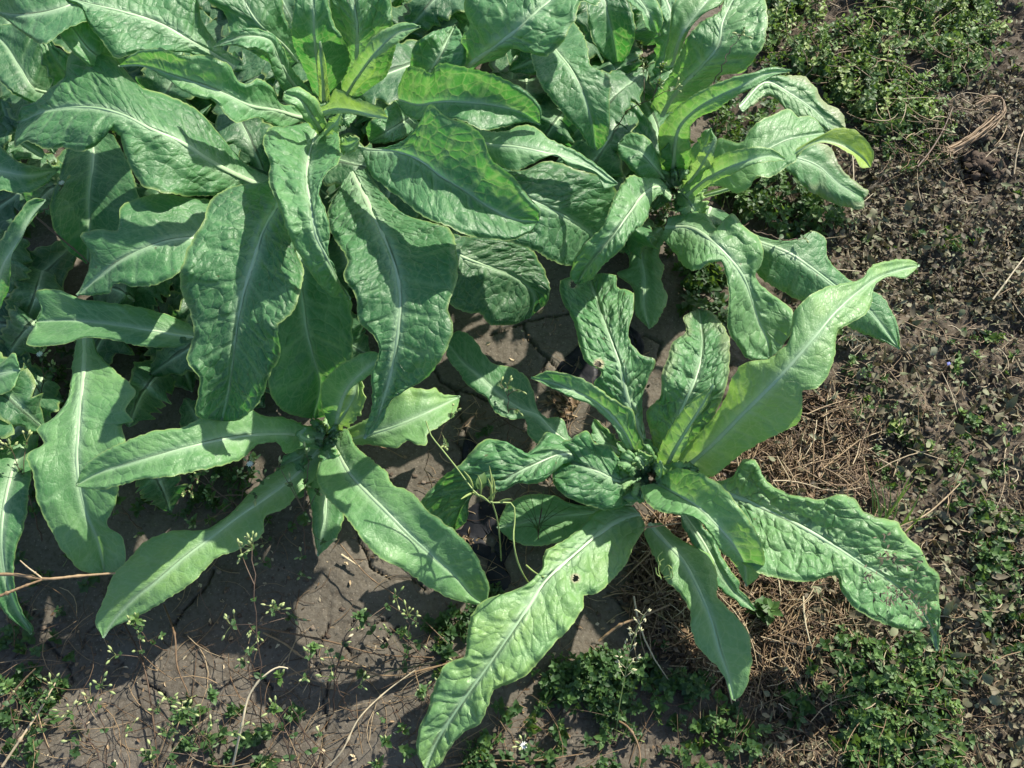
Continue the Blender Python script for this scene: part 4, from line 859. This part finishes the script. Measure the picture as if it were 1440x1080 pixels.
fs = carpet([(700,1000),(760,950),(850,930),(960,950),(1060,1000),(1090,1120),(640,1120)], 520, r, (.012, .035), (.007, .014), (.0, .6), 1.2, 9, 65)
carpet([(690,830),(740,850),(700,880),(640,860),(600,870),(630,960),(660,850)], 60, r, (.01, .025), (.008, .012), (.05, .4), .6, 9, 66, fs)
carpet([(1190,900),(1260,900),(1380,930),(1400,1120),(1180,1120),(1180,1000)], 400, r, (.008, .03), (.006, .015), (.1, .8), 1.5, 10, 67, fs)
carpet([(1340,700),(1480,720),(1500,960),(1380,900)], 110, r, (.008, .03), (.007, .013), (.15, .7), 1.2, 8, 68, fs)
carpet([(1180,480),(1500,460),(1500,700),(1200,680)], 130, r, (.006, .02), (.005, .011), (.25, .75), 1.3, 8, 69, fs)
carpet([(0,500),(60,500),(200,640),(250,700),(160,820),(60,900),(-40,900)], 90, r, (.01, .03), (.007, .013), (.0, .3), .8, 8, 70, fs)
carpet([(220,1050),(260,980),(340,960),(420,1000),(430,1120),(200,1120)], 60, r, (.01, .03), (.008, .014), (.1, .5), .8, 8, 71, fs)
carpet([(0,880),(90,900),(120,1080),(0,1100)], 60, r, (.01, .03), (.008, .013), (.1, .4), .9, 8, 72, fs)
carpet([(250,640),(360,640),(380,760),(290,800),(240,740)], 50, r, (.01, .03), (.007, .011), (.05, .4), .9, 8, 73, fs)
carpet_build(fs, 'patchy_chickweed_leaves')

# ------------------------------------------------------------------ single weeds
def origin(ob_list, root): pass
def weed(name, label, cat, px, py, group=None): return thing(name, label, cat, tuple(on(px, py)), group)
def buds(bf, sf, c, d, r, n, s=.004, t=(.2, .6), spread=.012):
    for i in range(n):
        o = rdir(r, r.uniform(-.2, 1.3)); o = o*.8+d*.5; o /= np.linalg.norm(o); L = spread*r.uniform(.4, 1.2)
        e = c+o*L; sf.tube(np.array([c, c+o*L*.5+UPV*.001, e]), .00035, 3, .6)
        bf.pod(e, o+np.array([0, 0, -.3]), s*r.uniform(1, 1.9), s*.42*r.uniform(.8, 1.1), r.uniform(*t))
NS = 0
def sprig(label, path, z, head='buds', n=6, pairs=3, ls=.010, side=(), tint=(.15, .5), stem=.15, rad=.0009, group='chickweed sprigs over the bare soil'):
    """chickweed sprig: pixel path with heights from root to tip; side = extra branches [(t, px, py, z, head, n)]"""
    global NS; NS += 1; r = rw(100+NS)
    root = weed('chickweed_sprig', label, 'chickweed', *path[0], group)
    sf, lf, bf, pf = Buf(), Buf(), Buf(), Buf()
    C = curve([p for p in path], 16); zz = np.interp(np.linspace(0, 1, 16), np.linspace(0, 1, len(z)), z); P = at(C[:, 0], C[:, 1], zz)
    P[:, 2] = np.maximum(P[:, 2], ground_z(P[:, 0], P[:, 1])+.001); P += .0012*r.randn(16, 3)*np.array([1, 1, .5])
    sf.tube(P, np.linspace(rad, rad*.55, 16), 5, stem)
    def head_at(c, d, kind, n):
        if kind == 'leafy':
            q = c-d*.006; shoot(lf, sf, q, r, .014, .010, tint[0]+.1, tint[1]+.15, d+UPV*.6, 4); buds(bf, sf, c, d, r, max(2, n//2), .0035, (.1, .45), .009)
        else:
            buds(bf, sf, c, d, r, n)
            for k in range(3): o = rdir(r, .3); lf.blade(c-d*.003, o+d*.3, UPV, ls*.7, ls*.24, tint=r.uniform(*tint)+.1, nu=3)
        if kind == 'flower':
            for k in range(10):
                a = k*math.pi/5; o = np.array([math.cos(a), math.sin(a), .25]); pf.blade(c+UPV*.006, o, UPV, .0048, .0011, tint=.5, nu=2)
            pf.pod(c+UPV*.005, UPV, .003, .0012, .8)
    for i in range(pairs):
        k = int(3+(i+.5)*11/pairs); d = P[min(k+1, 15)]-P[k-1]; d /= np.linalg.norm(d); s_ = np.cross(d, UPV); s_ = s_*math.cos(i*1.3)+np.cross(s_, d)*math.sin(i*1.3)
        for sg in (-1, 1): lf.blade(P[k], s_*sg+d*.5+UPV*.15, UPV*.8+d*.3, ls*r.uniform(.6, 1.2), ls*.36, fold=.25, curl=.4, tint=r.uniform(*tint), nu=3)
    d = P[-1]-P[-4]; d /= np.linalg.norm(d); head_at(P[-1], d, head, n)
    for (t, bx, by, bz, hk, hn) in side:
        k = int(t*15); e = at(bx, by, bz); m_ = (P[k]+e)/2+UPV*.004; B_ = curve([P[k], m_, e], 7); sf.tube(B_, np.linspace(rad*.7, rad*.4, 7), 4, stem+.15)
        dd = e-P[k]; dd /= np.linalg.norm(dd)+1e-9; head_at(e, dd, hk, hn)
    sf.build('stem', M_STEM, root)
    if lf.n: lf.build('leaves', M_WEED, root, kind='stuff')
    if bf.n: bf.build('seed_capsules', M_POD, root, kind='stuff')
    if pf.n: pf.build('flower', M_PETAL, root)
sprig('tall chickweed stem rising straight in front of the smooth leaf over cracked grey soil', [(368,1045),(365,960),(360,880),(356,790),(355,770)], [.0,.08,.13,.17,.18], 'buds', 9, 2, side=[(.8,340,780,.17,'buds',4),(.65,325,880,.12,'buds',3)])
sprig('chickweed sprig with a white star flower under the left rosette leaf', [(330,760),(335,720),(345,680),(352,656)], [.0,.06,.09,.11], 'flower', 5, 2, side=[(.6,300,700,.10,'leafy',6),(.4,275,735,.09,'leafy',6),(.7,370,675,.1,'buds',3)])
sprig('chickweed sprig hanging between the two left rosette leaves with plump green buds', [(372,745),(340,715),(305,690),(282,665)], [.02,.07,.1,.13], 'buds', 10, 3, side=[(.85,305,672,.13,'buds',2),(.6,270,670,.11,'buds',2),(.5,300,730,.08,'leafy',5)])
sprig('chickweed sprig in the deep shade at the left edge, with a pale flower', [(40,640),(55,580),(60,530),(60,500)], [.0,.06,.1,.13], 'flower', 7, 2, side=[(.6,38,515,.11,'buds',3),(.8,75,520,.11,'buds',3)])
sprig('bunch of green seed capsules at the left edge below the smallest leaf', [(60,760),(40,700),(28,660),(18,632)], [.0,.07,.11,.14], 'buds', 12, 2, side=[(.7,38,622,.13,'buds',4)])
sprig('lowest leftmost chickweed sprig with round green leaves', [(40,1100),(25,1040),(12,990),(8,962)], [.0,.02,.05,.07], 'leafy', 5, 3)
sprig('small chickweed sprig with hanging capsule left of the long pale dry stalk', [(200,1110),(130,1050),(112,1010),(100,1000)], [.0,.03,.06,.07], 'buds', 7, 2, side=[(.8,142,965,.08,'buds',5),(.6,104,1040,.05,'buds',2)])
sprig('spreading bunch of pale capsules on thin stalks at the bottom edge', [(300,1110),(282,1060),(278,1040),(262,1000)], [.0,.06,.08,.11], 'buds', 6, 1, side=[(.5,222,1000,.1,'buds',4),(.5,240,985,.11,'buds',4),(.6,265,1000,.12,'buds',3),(.5,298,1020,.11,'buds',3),(.4,215,1055,.08,'buds',4),(.5,330,1030,.08,'buds',4),(.7,300,980,.12,'leafy',5)], stem=.05)
sprig('chickweed with twin whitish buds where the pale curved stalk forks', [(360,1010),(355,985),(350,945),(345,930)], [.02,.05,.08,.09], 'buds', 6, 0, side=[(.8,352,912,.1,'buds',2)])
sprig('leafy topped chickweed sprig standing right of the white curved stalk', [(420,1100),(402,1050),(395,1020),(388,1000)], [.0,.04,.07,.09], 'leafy', 10, 2, side=[(.5,410,1005,.09,'buds',2),(.3,380,1070,.04,'leafy',4)], stem=.1)
sprig('dark stemmed chickweed arching up from the bottom to the straight tall stem', [(465,1110),(430,1040),(410,990),(392,955)], [.0,.03,.06,.08], 'leafy', 4, 2, stem=.08)
sprig('slender upright chickweed with two white capsules and dark stem on the cracked soil', [(468,1000),(475,930),(490,890),(505,868)], [.0,.06,.1,.12], 'leafy', 6, 1, side=[(.5,483,905,.1,'buds',1),(.45,462,912,.09,'buds',1)], stem=.08, ls=.009)
sprig('chickweed sprig running down right of the white capsules with small paired leaves', [(600,930),(560,915),(530,895),(512,870)], [.0,.02,.05,.08], 'leafy', 4, 3, stem=.1)
sprig('low chickweed sprig with green tuft on the bare soil left of the long leaf', [(640,925),(590,935),(550,945),(512,952)], [.01,.015,.02,.03], 'leafy', 4, 1, stem=.5)
sprig('leafy chickweed sprig between crack and long pale leaf', [(600,900),(585,905),(568,890)], [.0,.02,.03], 'leafy', 3, 2)
sprig('bottom chickweed pair of leafy tufts left of the long pale leaf tip', [(590,1100),(580,1060),(568,1030)], [.0,.03,.05], 'leafy', 8, 1, side=[(.4,545,1045,.05,'leafy',6),(.3,535,1075,.04,'leafy',6),(.8,572,1055,.06,'leafy',4)], stem=.05)
sprig('chickweed tuft in the lower middle with whitish flower in the dark green patch', [(760,1095),(745,1070),(737,1050)], [.0,.03,.045], 'flower', 6, 3)
sprig('chickweed bunch with green buds below the shaded smooth leaf', [(440,700),(405,740),(370,790),(358,775)], [.03,.04,.05,.06], 'buds', 6, 2)
sprig('thin brown chickweed stalk with capsules beside the small triangular leaf', [(430,790),(428,720),(432,640)], [.0,.08,.14], 'buds', 3, 2, side=[(.5,392,655,.12,'buds',2),(.5,410,680,.11,'buds',2),(.4,447,690,.09,'buds',3)], stem=.2)
sprig('single chickweed stalk with tiny capsules standing before the flat pale leaf', [(713,640),(714,600),(715,570),(714,545)], [.0,.05,.08,.1], 'buds', 3, 0, side=[(.7,727,576,.09,'buds',1),(.9,728,548,.1,'buds',1),(.9,704,540,.1,'buds',1)], stem=.2)
sprig('thin stalk with a few green capsules over the backlit leaf', [(610,700),(600,650),(622,610),(634,585)], [.0,.07,.11,.13], 'buds', 4, 0, side=[(.8,628,625,.12,'buds',3)], stem=.4)
sprig('chickweed sprig with pale buds reaching over the dark gap before the broad upper leaf', [(860,190),(890,150),(915,140),(925,120)], [.12,.22,.25,.27], 'leafy', 14, 2, side=[(.7,905,98,.27,'buds',3),(.8,950,125,.27,'buds',4),(.8,930,100,.28,'leafy',8)], stem=.25)
sprig('brown dried chickweed stalk lying across the broad upper leaf', [(1005,118),(1015,95),(1030,65),(1042,52)], [.31,.33,.34,.345], 'buds', 6, 0, stem=.1, rad=.0008)
sprig('chickweed stalk with drooping dry capsules beside the upright jagged leaf', [(1000,240),(1005,190),(1010,165),(1008,145)], [.05,.12,.16,.18], 'buds', 5, 2, side=[(.6,1045,165,.17,'buds',2)], stem=.2)
sprig('flowering chickweed sprig on the big dark leaf near the left edge', [(60,300),(80,275),(90,260)], [.1,.14,.16], 'flower', 4, 1)
sprig('chickweed sprig along the top edge of the half hidden grey leaf', [(1060,325),(1085,332),(1110,338),(1130,335)], [.12,.12,.12,.12], 'buds', 2, 1, stem=.3)
marks = [(35,1010,'under the smallest tuft at the left edge'),(75,1065,'beside the foot of the straight pale stalk'),(150,1085,'at the bottom edge right of the straight pale stalk'),(185,955,'midway between leaf tip and straight pale stalk'),
 (235,915,'just below the pointed tip of the shaded smooth leaf'),(215,1040,'left of the low leafy patch at the bottom'),(305,925,'right of the pointed tip of the shaded smooth leaf'),(310,1085,'left of the foot of the white curved stalk'),
 (300,870,'under the lower edge of the shaded smooth leaf'),(430,890,'above the thick ochre stalk'),(435,985,'right of the bend of the white curved stalk'),(445,1080,'at the foot of the thin bent pale stalk'),(500,1010,'crossing the middle of the thin bent pale stalk'),
 (540,1010,'right of the thin bent pale stalk'),(560,965,'below the olive stalk near the long pale leaf'),(585,1000,'touching the left edge of the long pale leaf'),(200,745,'in the shade above the shaded smooth leaf'),(260,705,'under the middle of the long narrow left leaf'),
 (330,715,'in the dark triangle between the two left leaves'),(385,760,'at the base of the shaded smooth leaf'),(400,820,'left of the small triangular leaf tip'),(530,870,'below the middle of the big smooth leaf')]
rs = np.random.RandomState(44)
for k, (x0, y0, where) in enumerate(marks):
    an = rs.uniform(-2.5, -.6); L_ = rs.uniform(55, 130) if k < 16 else rs.uniform(35, 60); x1, y1 = x0+L_*math.cos(an), y0+L_*math.sin(an)*.9; zt = rs.uniform(.04, .12)
    sprig(('tall' if zt > .08 else 'short')+' thin chickweed sprig '+where, [(x0, y0), ((x0+x1)/2+rs.uniform(-12, 12), (y0+y1)/2+rs.uniform(-8, 8)), (x1, y1)], [.0, zt*.6, zt], ['buds', 'leafy', 'buds'][k % 3], rs.randint(3, 7), rs.randint(0, 3),
          side=[(.6, x1+rs.uniform(-30, 30), y1+rs.uniform(5, 40), zt*.8, 'buds', rs.randint(1, 4)), (.45, x0+rs.uniform(-35, 35), y1+rs.uniform(10, 50), zt*.7, 'buds', rs.randint(1, 4))], stem=rs.uniform(.0, .3), rad=.0007, ls=.008, group='thin chickweed sprigs over the shaded soil')
# leafy tufts standing by themselves
def tuft(label, px, py, n, s, h, t=(.3, .7), spread=12, seed=0, cat='weed', name='chickweed_tuft', flower=None, group='leafy weed tufts on the soil'):
    r = rw(300+seed); root = weed(name, label, cat, px, py, group); lf, sf = Buf(), Buf()
    for i in range(n):
        x, y = px+r.randn()*spread, py+r.randn()*spread*.8; shoot(lf, sf, on(x, y), r, h*r.uniform(.6, 1.2), s*r.uniform(.8, 1.2), *t)
    lf.build('leaves', M_WEED, root, kind='stuff'); sf.build('stems', M_STEM, root, kind='stuff')
    if flower is not None:
        pf = Buf(); c = on(*flower[0])+UPV*.012
        for k in range(5): a = k*1.257; pf.blade(c, np.array([math.cos(a), math.sin(a), .2]), UPV, .004, .0018, tint=flower[1], nu=2)
        pf.build('flower', M_PETAL, root)
tuft('dark green weed tuft below the tattered tip of the right leaf', 1172, 925, 9, .013, .03, (.2, .5), 13, 1)
tuft('broad leaved weed tuft on bare soil below the brown straw, lower right', 1120, 985, 9, .016, .02, (.3, .65), 16, 2)
tuft('bushy green tuft near the bottom, left of the bare patch of soil', 998, 1025, 8, .012, .035, (.3, .7), 9, 3)
tuft('bushy green tuft near the bottom edge, nearest the bare patch of soil', 1050, 1035, 8, .012, .035, (.25, .6), 10, 4)
tuft('small rosette weed with fresh leaves by a pebble on the trampled strip', 1392, 478, 4, .014, .015, (.4, .8), 5, 5)
tuft('little weed with a blue flower on the trampled litter', 1345, 522, 3, .009, .01, (.4, .7), 5, 6, flower=((1330, 517), .0))
tuft('seedling with pale round leaves right of the straw heap', 1262, 612, 4, .016, .01, (.75, .95), 5, 7)
tuft('young green weed with a taller leaf near the right edge', 1360, 585, 6, .012, .02, (.4, .7), 12, 8)
tuft('small green seedling on the litter, upper right of the tapering leaf tip', 1335, 340, 4, .010, .012, (.3, .7), 7, 9)
tuft('green weed with lobed leaves on the straw under the folded leaf', 1080, 870, 3, .018, .03, (.25, .5), 7, 10)
tuft('little seedling in the dark hollow below the blistered leaf', 925, 905, 4, .010, .015, (.1, .35), 8, 11)
tuft('leafy weed beside the tip of the tattered leaf in the bottom right corner', 1290, 1000, 14, .013, .03, (.4, .8), 20, 12)
tuft('weed with pale wilting leaves at the right edge of the frame', 1395, 800, 10, .014, .02, (.2, .8), 16, 13)
tuft('feathery dark tuft growing from the crack left of the wavy leaf', 680, 606, 3, .008, .02, (.0, .2), 6, 14)
tuft('yellow green weed in the far right corner of the chickweed carpet', 1250, 25, 5, .018, .03, (.6, .9), 10, 15)

# ------------------------------------------------------------------ grasses
def grass_tuft():
    root = weed('grass_tuft', 'bright green tuft of narrow grass blades right of the brown straw', 'grass', 1255, 735); r = rw(9)
    tips = [(1215,640),(1228,690),(1237,675),(1245,700),(1262,690),(1283,665),(1287,672),(1295,690),(1303,715),(1230,720),(1275,700),(1320,728),(1240,735),(1290,728),(1225,668),(1252,680),(1270,715)]
    for (x, y) in tips:
        b = Buf(); bx, by = 1240+r.randn()*14+(x-1255)*.3, 742+r.randn()*6; p0 = on(bx, by); z = r.uniform(.03, .08); p2 = at(x, y, z); m = (p0+p2)/2+UPV*.012
        P = curve([p0, m, p2], 7); s = np.cross(p2-p0, UPV); s /= np.linalg.norm(s); w = np.array([.7, 1, 1, .9, .7, .4, .05])*r.uniform(.0011, .0019)
        V = np.stack([P-s*w[:, None], P-UPV*.0006, P+s*w[:, None]], 1).reshape(-1, 3); Q_ = [[i*3+k, i*3+k+1, i*3+k+4, i*3+k+3] for i in range(6) for k in (0, 1)]
        b.add(V, Q=Q_, tint=r.uniform(.45, .95)); b.build('blade', M_WEED, root)
grass_tuft()
def seedhead():
    root = weed('grass_seedhead', 'slender meadow grass stalk with an open pale seed head over the dark straw', 'grass', 866, 1035); r = rw(10)
    b = Buf(); P = curve([on(866,1035), at(872,985,.05), at(880,945,.08), at(888,905,.11), at(905,865,.13)], 16); b.tube(P, np.linspace(.0008, .0004, 16), 4, .8); b.build('stalk', M_STEM, root)
    b = Buf()
    for k in range(8, 16):
        for sg in (-1, 1):
            d = np.array([sg*.8, .7, .2])+.3*r.randn(3); d /= np.linalg.norm(d); L = .014*(1.35-k/16); e = P[k]+d*L; b.tube(np.array([P[k], e]), .0003, 3, .9)
            for q in range(3): b.pod(e+r.randn(3)*.0015, d+r.randn(3)*.4, .0045, .001, r.uniform(.6, 1))
    b.build('seed_head', M_POD, root, kind='stuff')
seedhead()
# green plant with long narrow pods, left of the rosette heart
def pod_plant():
    root = weed('pod_plant', 'bright green wiry weed with long slender pods over the black film', 'weed', 705, 790)
    z = .2
    for name, pts, zs, rad in [('stem', [(757,835),(740,815),(728,790),(722,755),(724,725),(722,710),(690,706),(668,692),(660,682),(640,655),(620,630),(606,612),(599,592)], [.05,.1,.17,.2,.2,.21,.22,.22,.22,.23,.24,.25,.26], .0010),
                               ('stem', [(705,790),(703,760),(698,725),(690,700)], [.0,.1,.17,.21], .0011), ('stem', [(740,795),(752,805),(765,812)], [.1,.11,.12], .0012)]:
        b = Buf(); zz = np.interp(np.linspace(0, 1, 30), np.linspace(0, 1, len(zs)), zs); C = curve(pts, 30); b.tube(at(C[:, 0], C[:, 1], zz), np.linspace(rad, rad*.8, 30), 6, .9); b.build(name, M_STEM, root)
    for a, c in [((690,700),(688,655)),((694,702),(692,668)),((668,692),(648,702)),((685,703),(700,690)),((666,690),(652,662)),((698,708),(720,702)),((664,694),(690,708)),((676,697),(672,668)),((692,706),(686,672))]:
        b = Buf(); m = ((a[0]+c[0])/2+2, (a[1]+c[1])/2-2); C = curve([a, m, c], 8); b.tube(at(C[:, 0], C[:, 1], np.linspace(.21, .235, 8)), [.0006, .0011, .0014, .0014, .0014, .0012, .0008, .0003], 6, .8); b.build('pod', M_STEM, root)
    b = Buf(); b.blade(at(674, 688, .215), np.array([.3, 1, .5]), UPV, .02, .006, tint=.6); b.build('leaf', M_WEED, root)
pod_plant()
def needle_weed():
    root = weed('wiry_seedling', 'dark needle leaved seedling spreading over the shaded low leaf', 'weed', 757, 765); r = rw(12); c = at(757, 745, .06)
    b = Buf(); b.tube(curve([on(757,770), at(757,760,.03), c, at(762,715,.09)], 8), .0008, 4, .1); b.build('stem', M_STEM, root)
    for (x, y) in [(728,703),(737,702),(745,692),(733,725),(778,700),(785,712),(803,712),(790,735),(775,760),(765,690),(742,735),(726,742),(798,745)]:
        b = Buf(); s_ = c+UPV*r.uniform(-.015, .02); b.tube(curve([s_, (s_+at(x, y, .08))/2+UPV*.006, at(x, y, .07)], 6), np.linspace(.0007, .0003, 6), 4, .5); b.build('needle', M_WEED, root)
needle_weed()
def curly_seedling():
    root = weed('curly_seedling', 'pale yellow green curled shoot on the shaded smooth leaf below the rosette heart', 'weed', 930, 815); b = Buf(); r = rw(3)
    for pts in [[(930,815),(926,800),(928,790),(934,786)],[(930,805),(940,795),(945,800)],[(930,812),(924,808),(922,798)],[(933,812),(942,808),(940,798)],[(929,795),(925,783),(932,776)],[(935,815),(946,812),(945,803)]]:
        C = curve(pts, 8); b.tube(at(C[:, 0], C[:, 1], np.linspace(.085, .10, 8)), .0007, 5, .95)
    b.build('shoots', M_STEM, root, kind='stuff')
curly_seedling()

# ------------------------------------------------------------------ dry stalks lying over soil and leaves
def stalk(label, pts, zs, rad, tint, knots=(), mat_=None, nodes=True, cat='dry stalk'):
    P0 = curve(pts, 28); zz = np.interp(np.linspace(0, 1, 28), np.linspace(0, 1, len(zs)), zs); P = at(P0[:, 0], P0[:, 1], zz)
    P[:, 2] = np.maximum(P[:, 2], ground_z(P[:, 0], P[:, 1])+rad)
    o = P[0].copy(); b = Buf(); rr = np.linspace(rad, rad*.6, 28)*(1+.12*np.sin(np.arange(28)*2.3))
    if nodes: rr[9] *= 1.6; rr[19] *= 1.5
    b.tube(P-o, rr, 6, tint); ob = b.build('dry_stalk', mat_ or M_STRAW, label=label, category=cat); ob.location = o
    return ob
stalk('white curved dry stalk arching from the bottom edge over the bare soil', [(328,1075),(340,1020),(352,975),(372,950),(395,938),(405,940)], [.03,.06,.08,.09,.10,.10], .0016, 1.1)
stalk('thin pale stalk running up from the bottom to the long leaf, with a bent top', [(448,1090),(478,1060),(505,1010),(540,975),(584,942)], [.0,.02,.03,.03,.035], .0012, .95)
stalk('long straight pale stalk crossing the lower left corner', [(3,1078),(25,1045),(55,1000),(78,960)], [.06,.07,.07,.07], .0016, .85)
stalk('orange brown stalk entering from the left edge below the spotted leaf', [(-15,808),(20,808),(60,814),(110,810),(162,806)], [.16,.16,.16,.14,.12], .0022, .62)
stalk('lower branch of the orange brown stalk at the left edge', [(-15,844),(10,834),(35,824),(60,815)], [.17,.17,.165,.16], .0020, .5)
stalk('upper branch carrying a single cream capsule at the left edge', [(60,814),(50,806),(38,797),(28,788)], [.16,.165,.17,.175], .0011, .8)
stalk('thick ochre stalk lying across the bare soil from below the shaded smooth leaf', [(362,882),(420,893),(475,905),(520,918),(610,925)], [.02,.02,.02,.015,.01], .0014, .35)
stalk('pale kinked stalk on the soil that forks below the ochre one', [(370,890),(400,905),(428,925),(470,925),(520,940)], [.01,.012,.012,.01,.01], .0013, .65)
stalk('olive stalk curving to the right above the white curved stalk', [(405,950),(440,940),(490,938),(540,950),(610,938),(680,915)], [.02,.025,.03,.02,.015,.015], .0014, .5)
stalk('dark thin stem lying from under the shaded leaf toward the bottom', [(548,882),(575,905),(600,930)], [.01,.02,.02], .0009, .1)
stalk('faint brown stem crossing the shaded soil at lower left', [(165,860),(200,930),(215,1010),(222,1080)], [.01,.015,.015,.01], .0012, .15)
stalk('slanting dry stem under the shaded smooth leaf', [(230,850),(245,890),(250,940),(265,975)], [.02,.04,.04,.03], .0013, .35)
stalk('dry straw lying under the left rosette on the dark soil', [(480,780),(495,790),(506,797)], [.01,.01,.01], .0018, .9)
stalk('reddish stem lying along the crack from the left rosette', [(478,765),(520,812),(560,840),(630,905)], [.03,.03,.02,.02], .0009, .4)
stalk('thick straw crossing the dark hollow below the rosette heart', [(842,902),(870,880),(900,868),(942,850)], [.02,.03,.03,.04], .0020, .55)
stalk('horizontal straw resting between the blistered leaf and the smooth one', [(905,742),(930,739),(958,735)], [.09,.09,.09], .0012, .7)
stalk('long pale straw lying among the weeds at the bottom', [(860,1010),(880,1020),(900,1070),(890,1100)], [.01,.02,.02,.01], .0016, .45)
stalk('thin brown straw along the bottom edge', [(625,1078),(680,1070),(750,1070),(820,1060)], [.02,.02,.02,.02], .0012, .45)
stalk('long straw leaning on the litter below the grass tuft', [(1262,742),(1300,725),(1330,700),(1350,680)], [.01,.02,.02,.02], .0014, .75)
stalk('straight pale straw near the right edge, high on the litter', [(1396,421),(1412,400),(1428,378),(1450,350)], [.01,.02,.025,.03], .0014, 1)
stalk('thin straw standing at the right edge beside the clod of soil', [(1426,245),(1430,215),(1437,190),(1448,170)], [.01,.02,.03,.03], .0013, .85)
stalk('orange straw in the lower left corner', [(10,985),(30,960),(50,940)], [.03,.04,.05], .0014, .5)
stalk('dark stem sagging across the deep shade left of the broad leaf', [(45,300),(80,330),(120,365),(125,370)], [.15,.16,.16,.16], .0016, .1)
stalk('pair of thin stems in the dark gap under the long horizontal leaf', [(210,400),(225,440),(232,500),(240,560)], [.03,.05,.05,.03], .0010, .25)
stalk('thin stem crossing the dark gap toward the left rosette', [(240,480),(262,500),(345,530),(400,560),(470,608)], [.05,.07,.06,.06,.06], .0010, .3)
stalk('reddish stem from the left rosette to the pod plant', [(470,608),(500,620),(545,632),(570,645)], [.06,.06,.05,.05], .0013, .45)
stalk('pale straw by the tip of the half hidden leaf', [(1198,215),(1212,285),(1228,272)], [.03,.02,.03], .0010, 1, nodes=False)
stalk('thin dead stem between the chickweed carpet and the dried root', [(1245,145),(1250,160),(1256,190)], [.02,.02,.01], .0010, .5)
# dried fibrous root on the litter
root = weed('dried_root', 'dried brown fibrous root curling over the dark clod', 'dried root', 1345, 205); r = rw(20)
for k, (off, zz) in enumerate([(0, .03), (5, .025), (-5, .028), (9, .02), (2, .035), (-8, .022)]):
    b = Buf(); C = curve([(1335+off*.4,212+off*.5),(1365,195+off*.7),(1395,172+off),(1412+off*.3,152),(1408,138),(1390,138-off*.5),(1372,148-off)], 22); P = at(C[:, 0], C[:, 1], zz+.004*np.sin(np.arange(22)*.7+k))
    b.tube(P+.0006*r.randn(22, 3), np.linspace(.0020, .0008, 22), 5, .30+.3*r.rand()); b.build('strand', M_STRAW, root)
b = Buf(); twigs(b, at(1330, 212, .03)+.004*r.randn(14, 3), r, .012, .03, .0009, .5, .8, .006); b.build('frayed_end', M_STRAW, root)
b = Buf(); C = curve([(1290,235),(1310,210),(1325,185),(1340,150)], 14); b.tube(at(C[:, 0], C[:, 1], .02), np.linspace(.0022, .0012, 14), 6, .12); o = b.build('dead_twig', M_STRAW, label='dark grey dead twig left of the dried root', category='twig')
b = Buf(); clod(b, np.zeros(3), .022, 3, .3)
for i in range(40): a = rdir(r, r.uniform(.1, 1.4)); clod(b, a*np.array([.034, .03, .016]), r.uniform(.003, .010), i, r.uniform(.15, .55))
o = b.build('dark_clod', M_CLOD, label='big dark crumbly clod of soil right of the dried root', category='soil clod'); o.location = on(1375, 235)
b = Buf(); twigs(b, at(1200, 470, .02)+np.array([.006, .012, .004])*r.randn(22, 3), r, .02, .04, .0006, .9, 1.1, .01); b.build('white_straws', M_STRAW, label='bunch of bleached grass straws under the pointed leaf tip', category='straw')
# crumbs of dry litter lying on the tattered end of the big right leaf
b = Buf()
for (x, y, n_) in [(1247,785,26),(1222,808,14),(1283,790,10),(1260,832,26),(1280,845,20),(1245,840,14),(1295,860,16),(1240,755,6),(1308,805,5),(1292,815,5),(1310,880,10)]:
    for i in range(n_):
        p = at(x+r.randn()*7, y+r.randn()*6, .20-.0012*max(0, x-1240)+0.); b.blade(p, rdir(r, r.uniform(-.3, .3)), rdir(r, 1.2), r.uniform(.003, .009), r.uniform(.0005, .0015), fold=.5, tint=r.uniform(.0, .7), nu=2, curl=.4)
CRUMBS = b

P_ = np.concatenate(CRUMBS.V); c0 = P_.mean(0); CRUMBS.V = [v-c0 for v in CRUMBS.V]
o = CRUMBS.build('dry_crumbs', M_LITTER, kind='stuff', label='dark crumbs of dry grass stuck on the tattered right leaf', category='debris'); o.location = c0
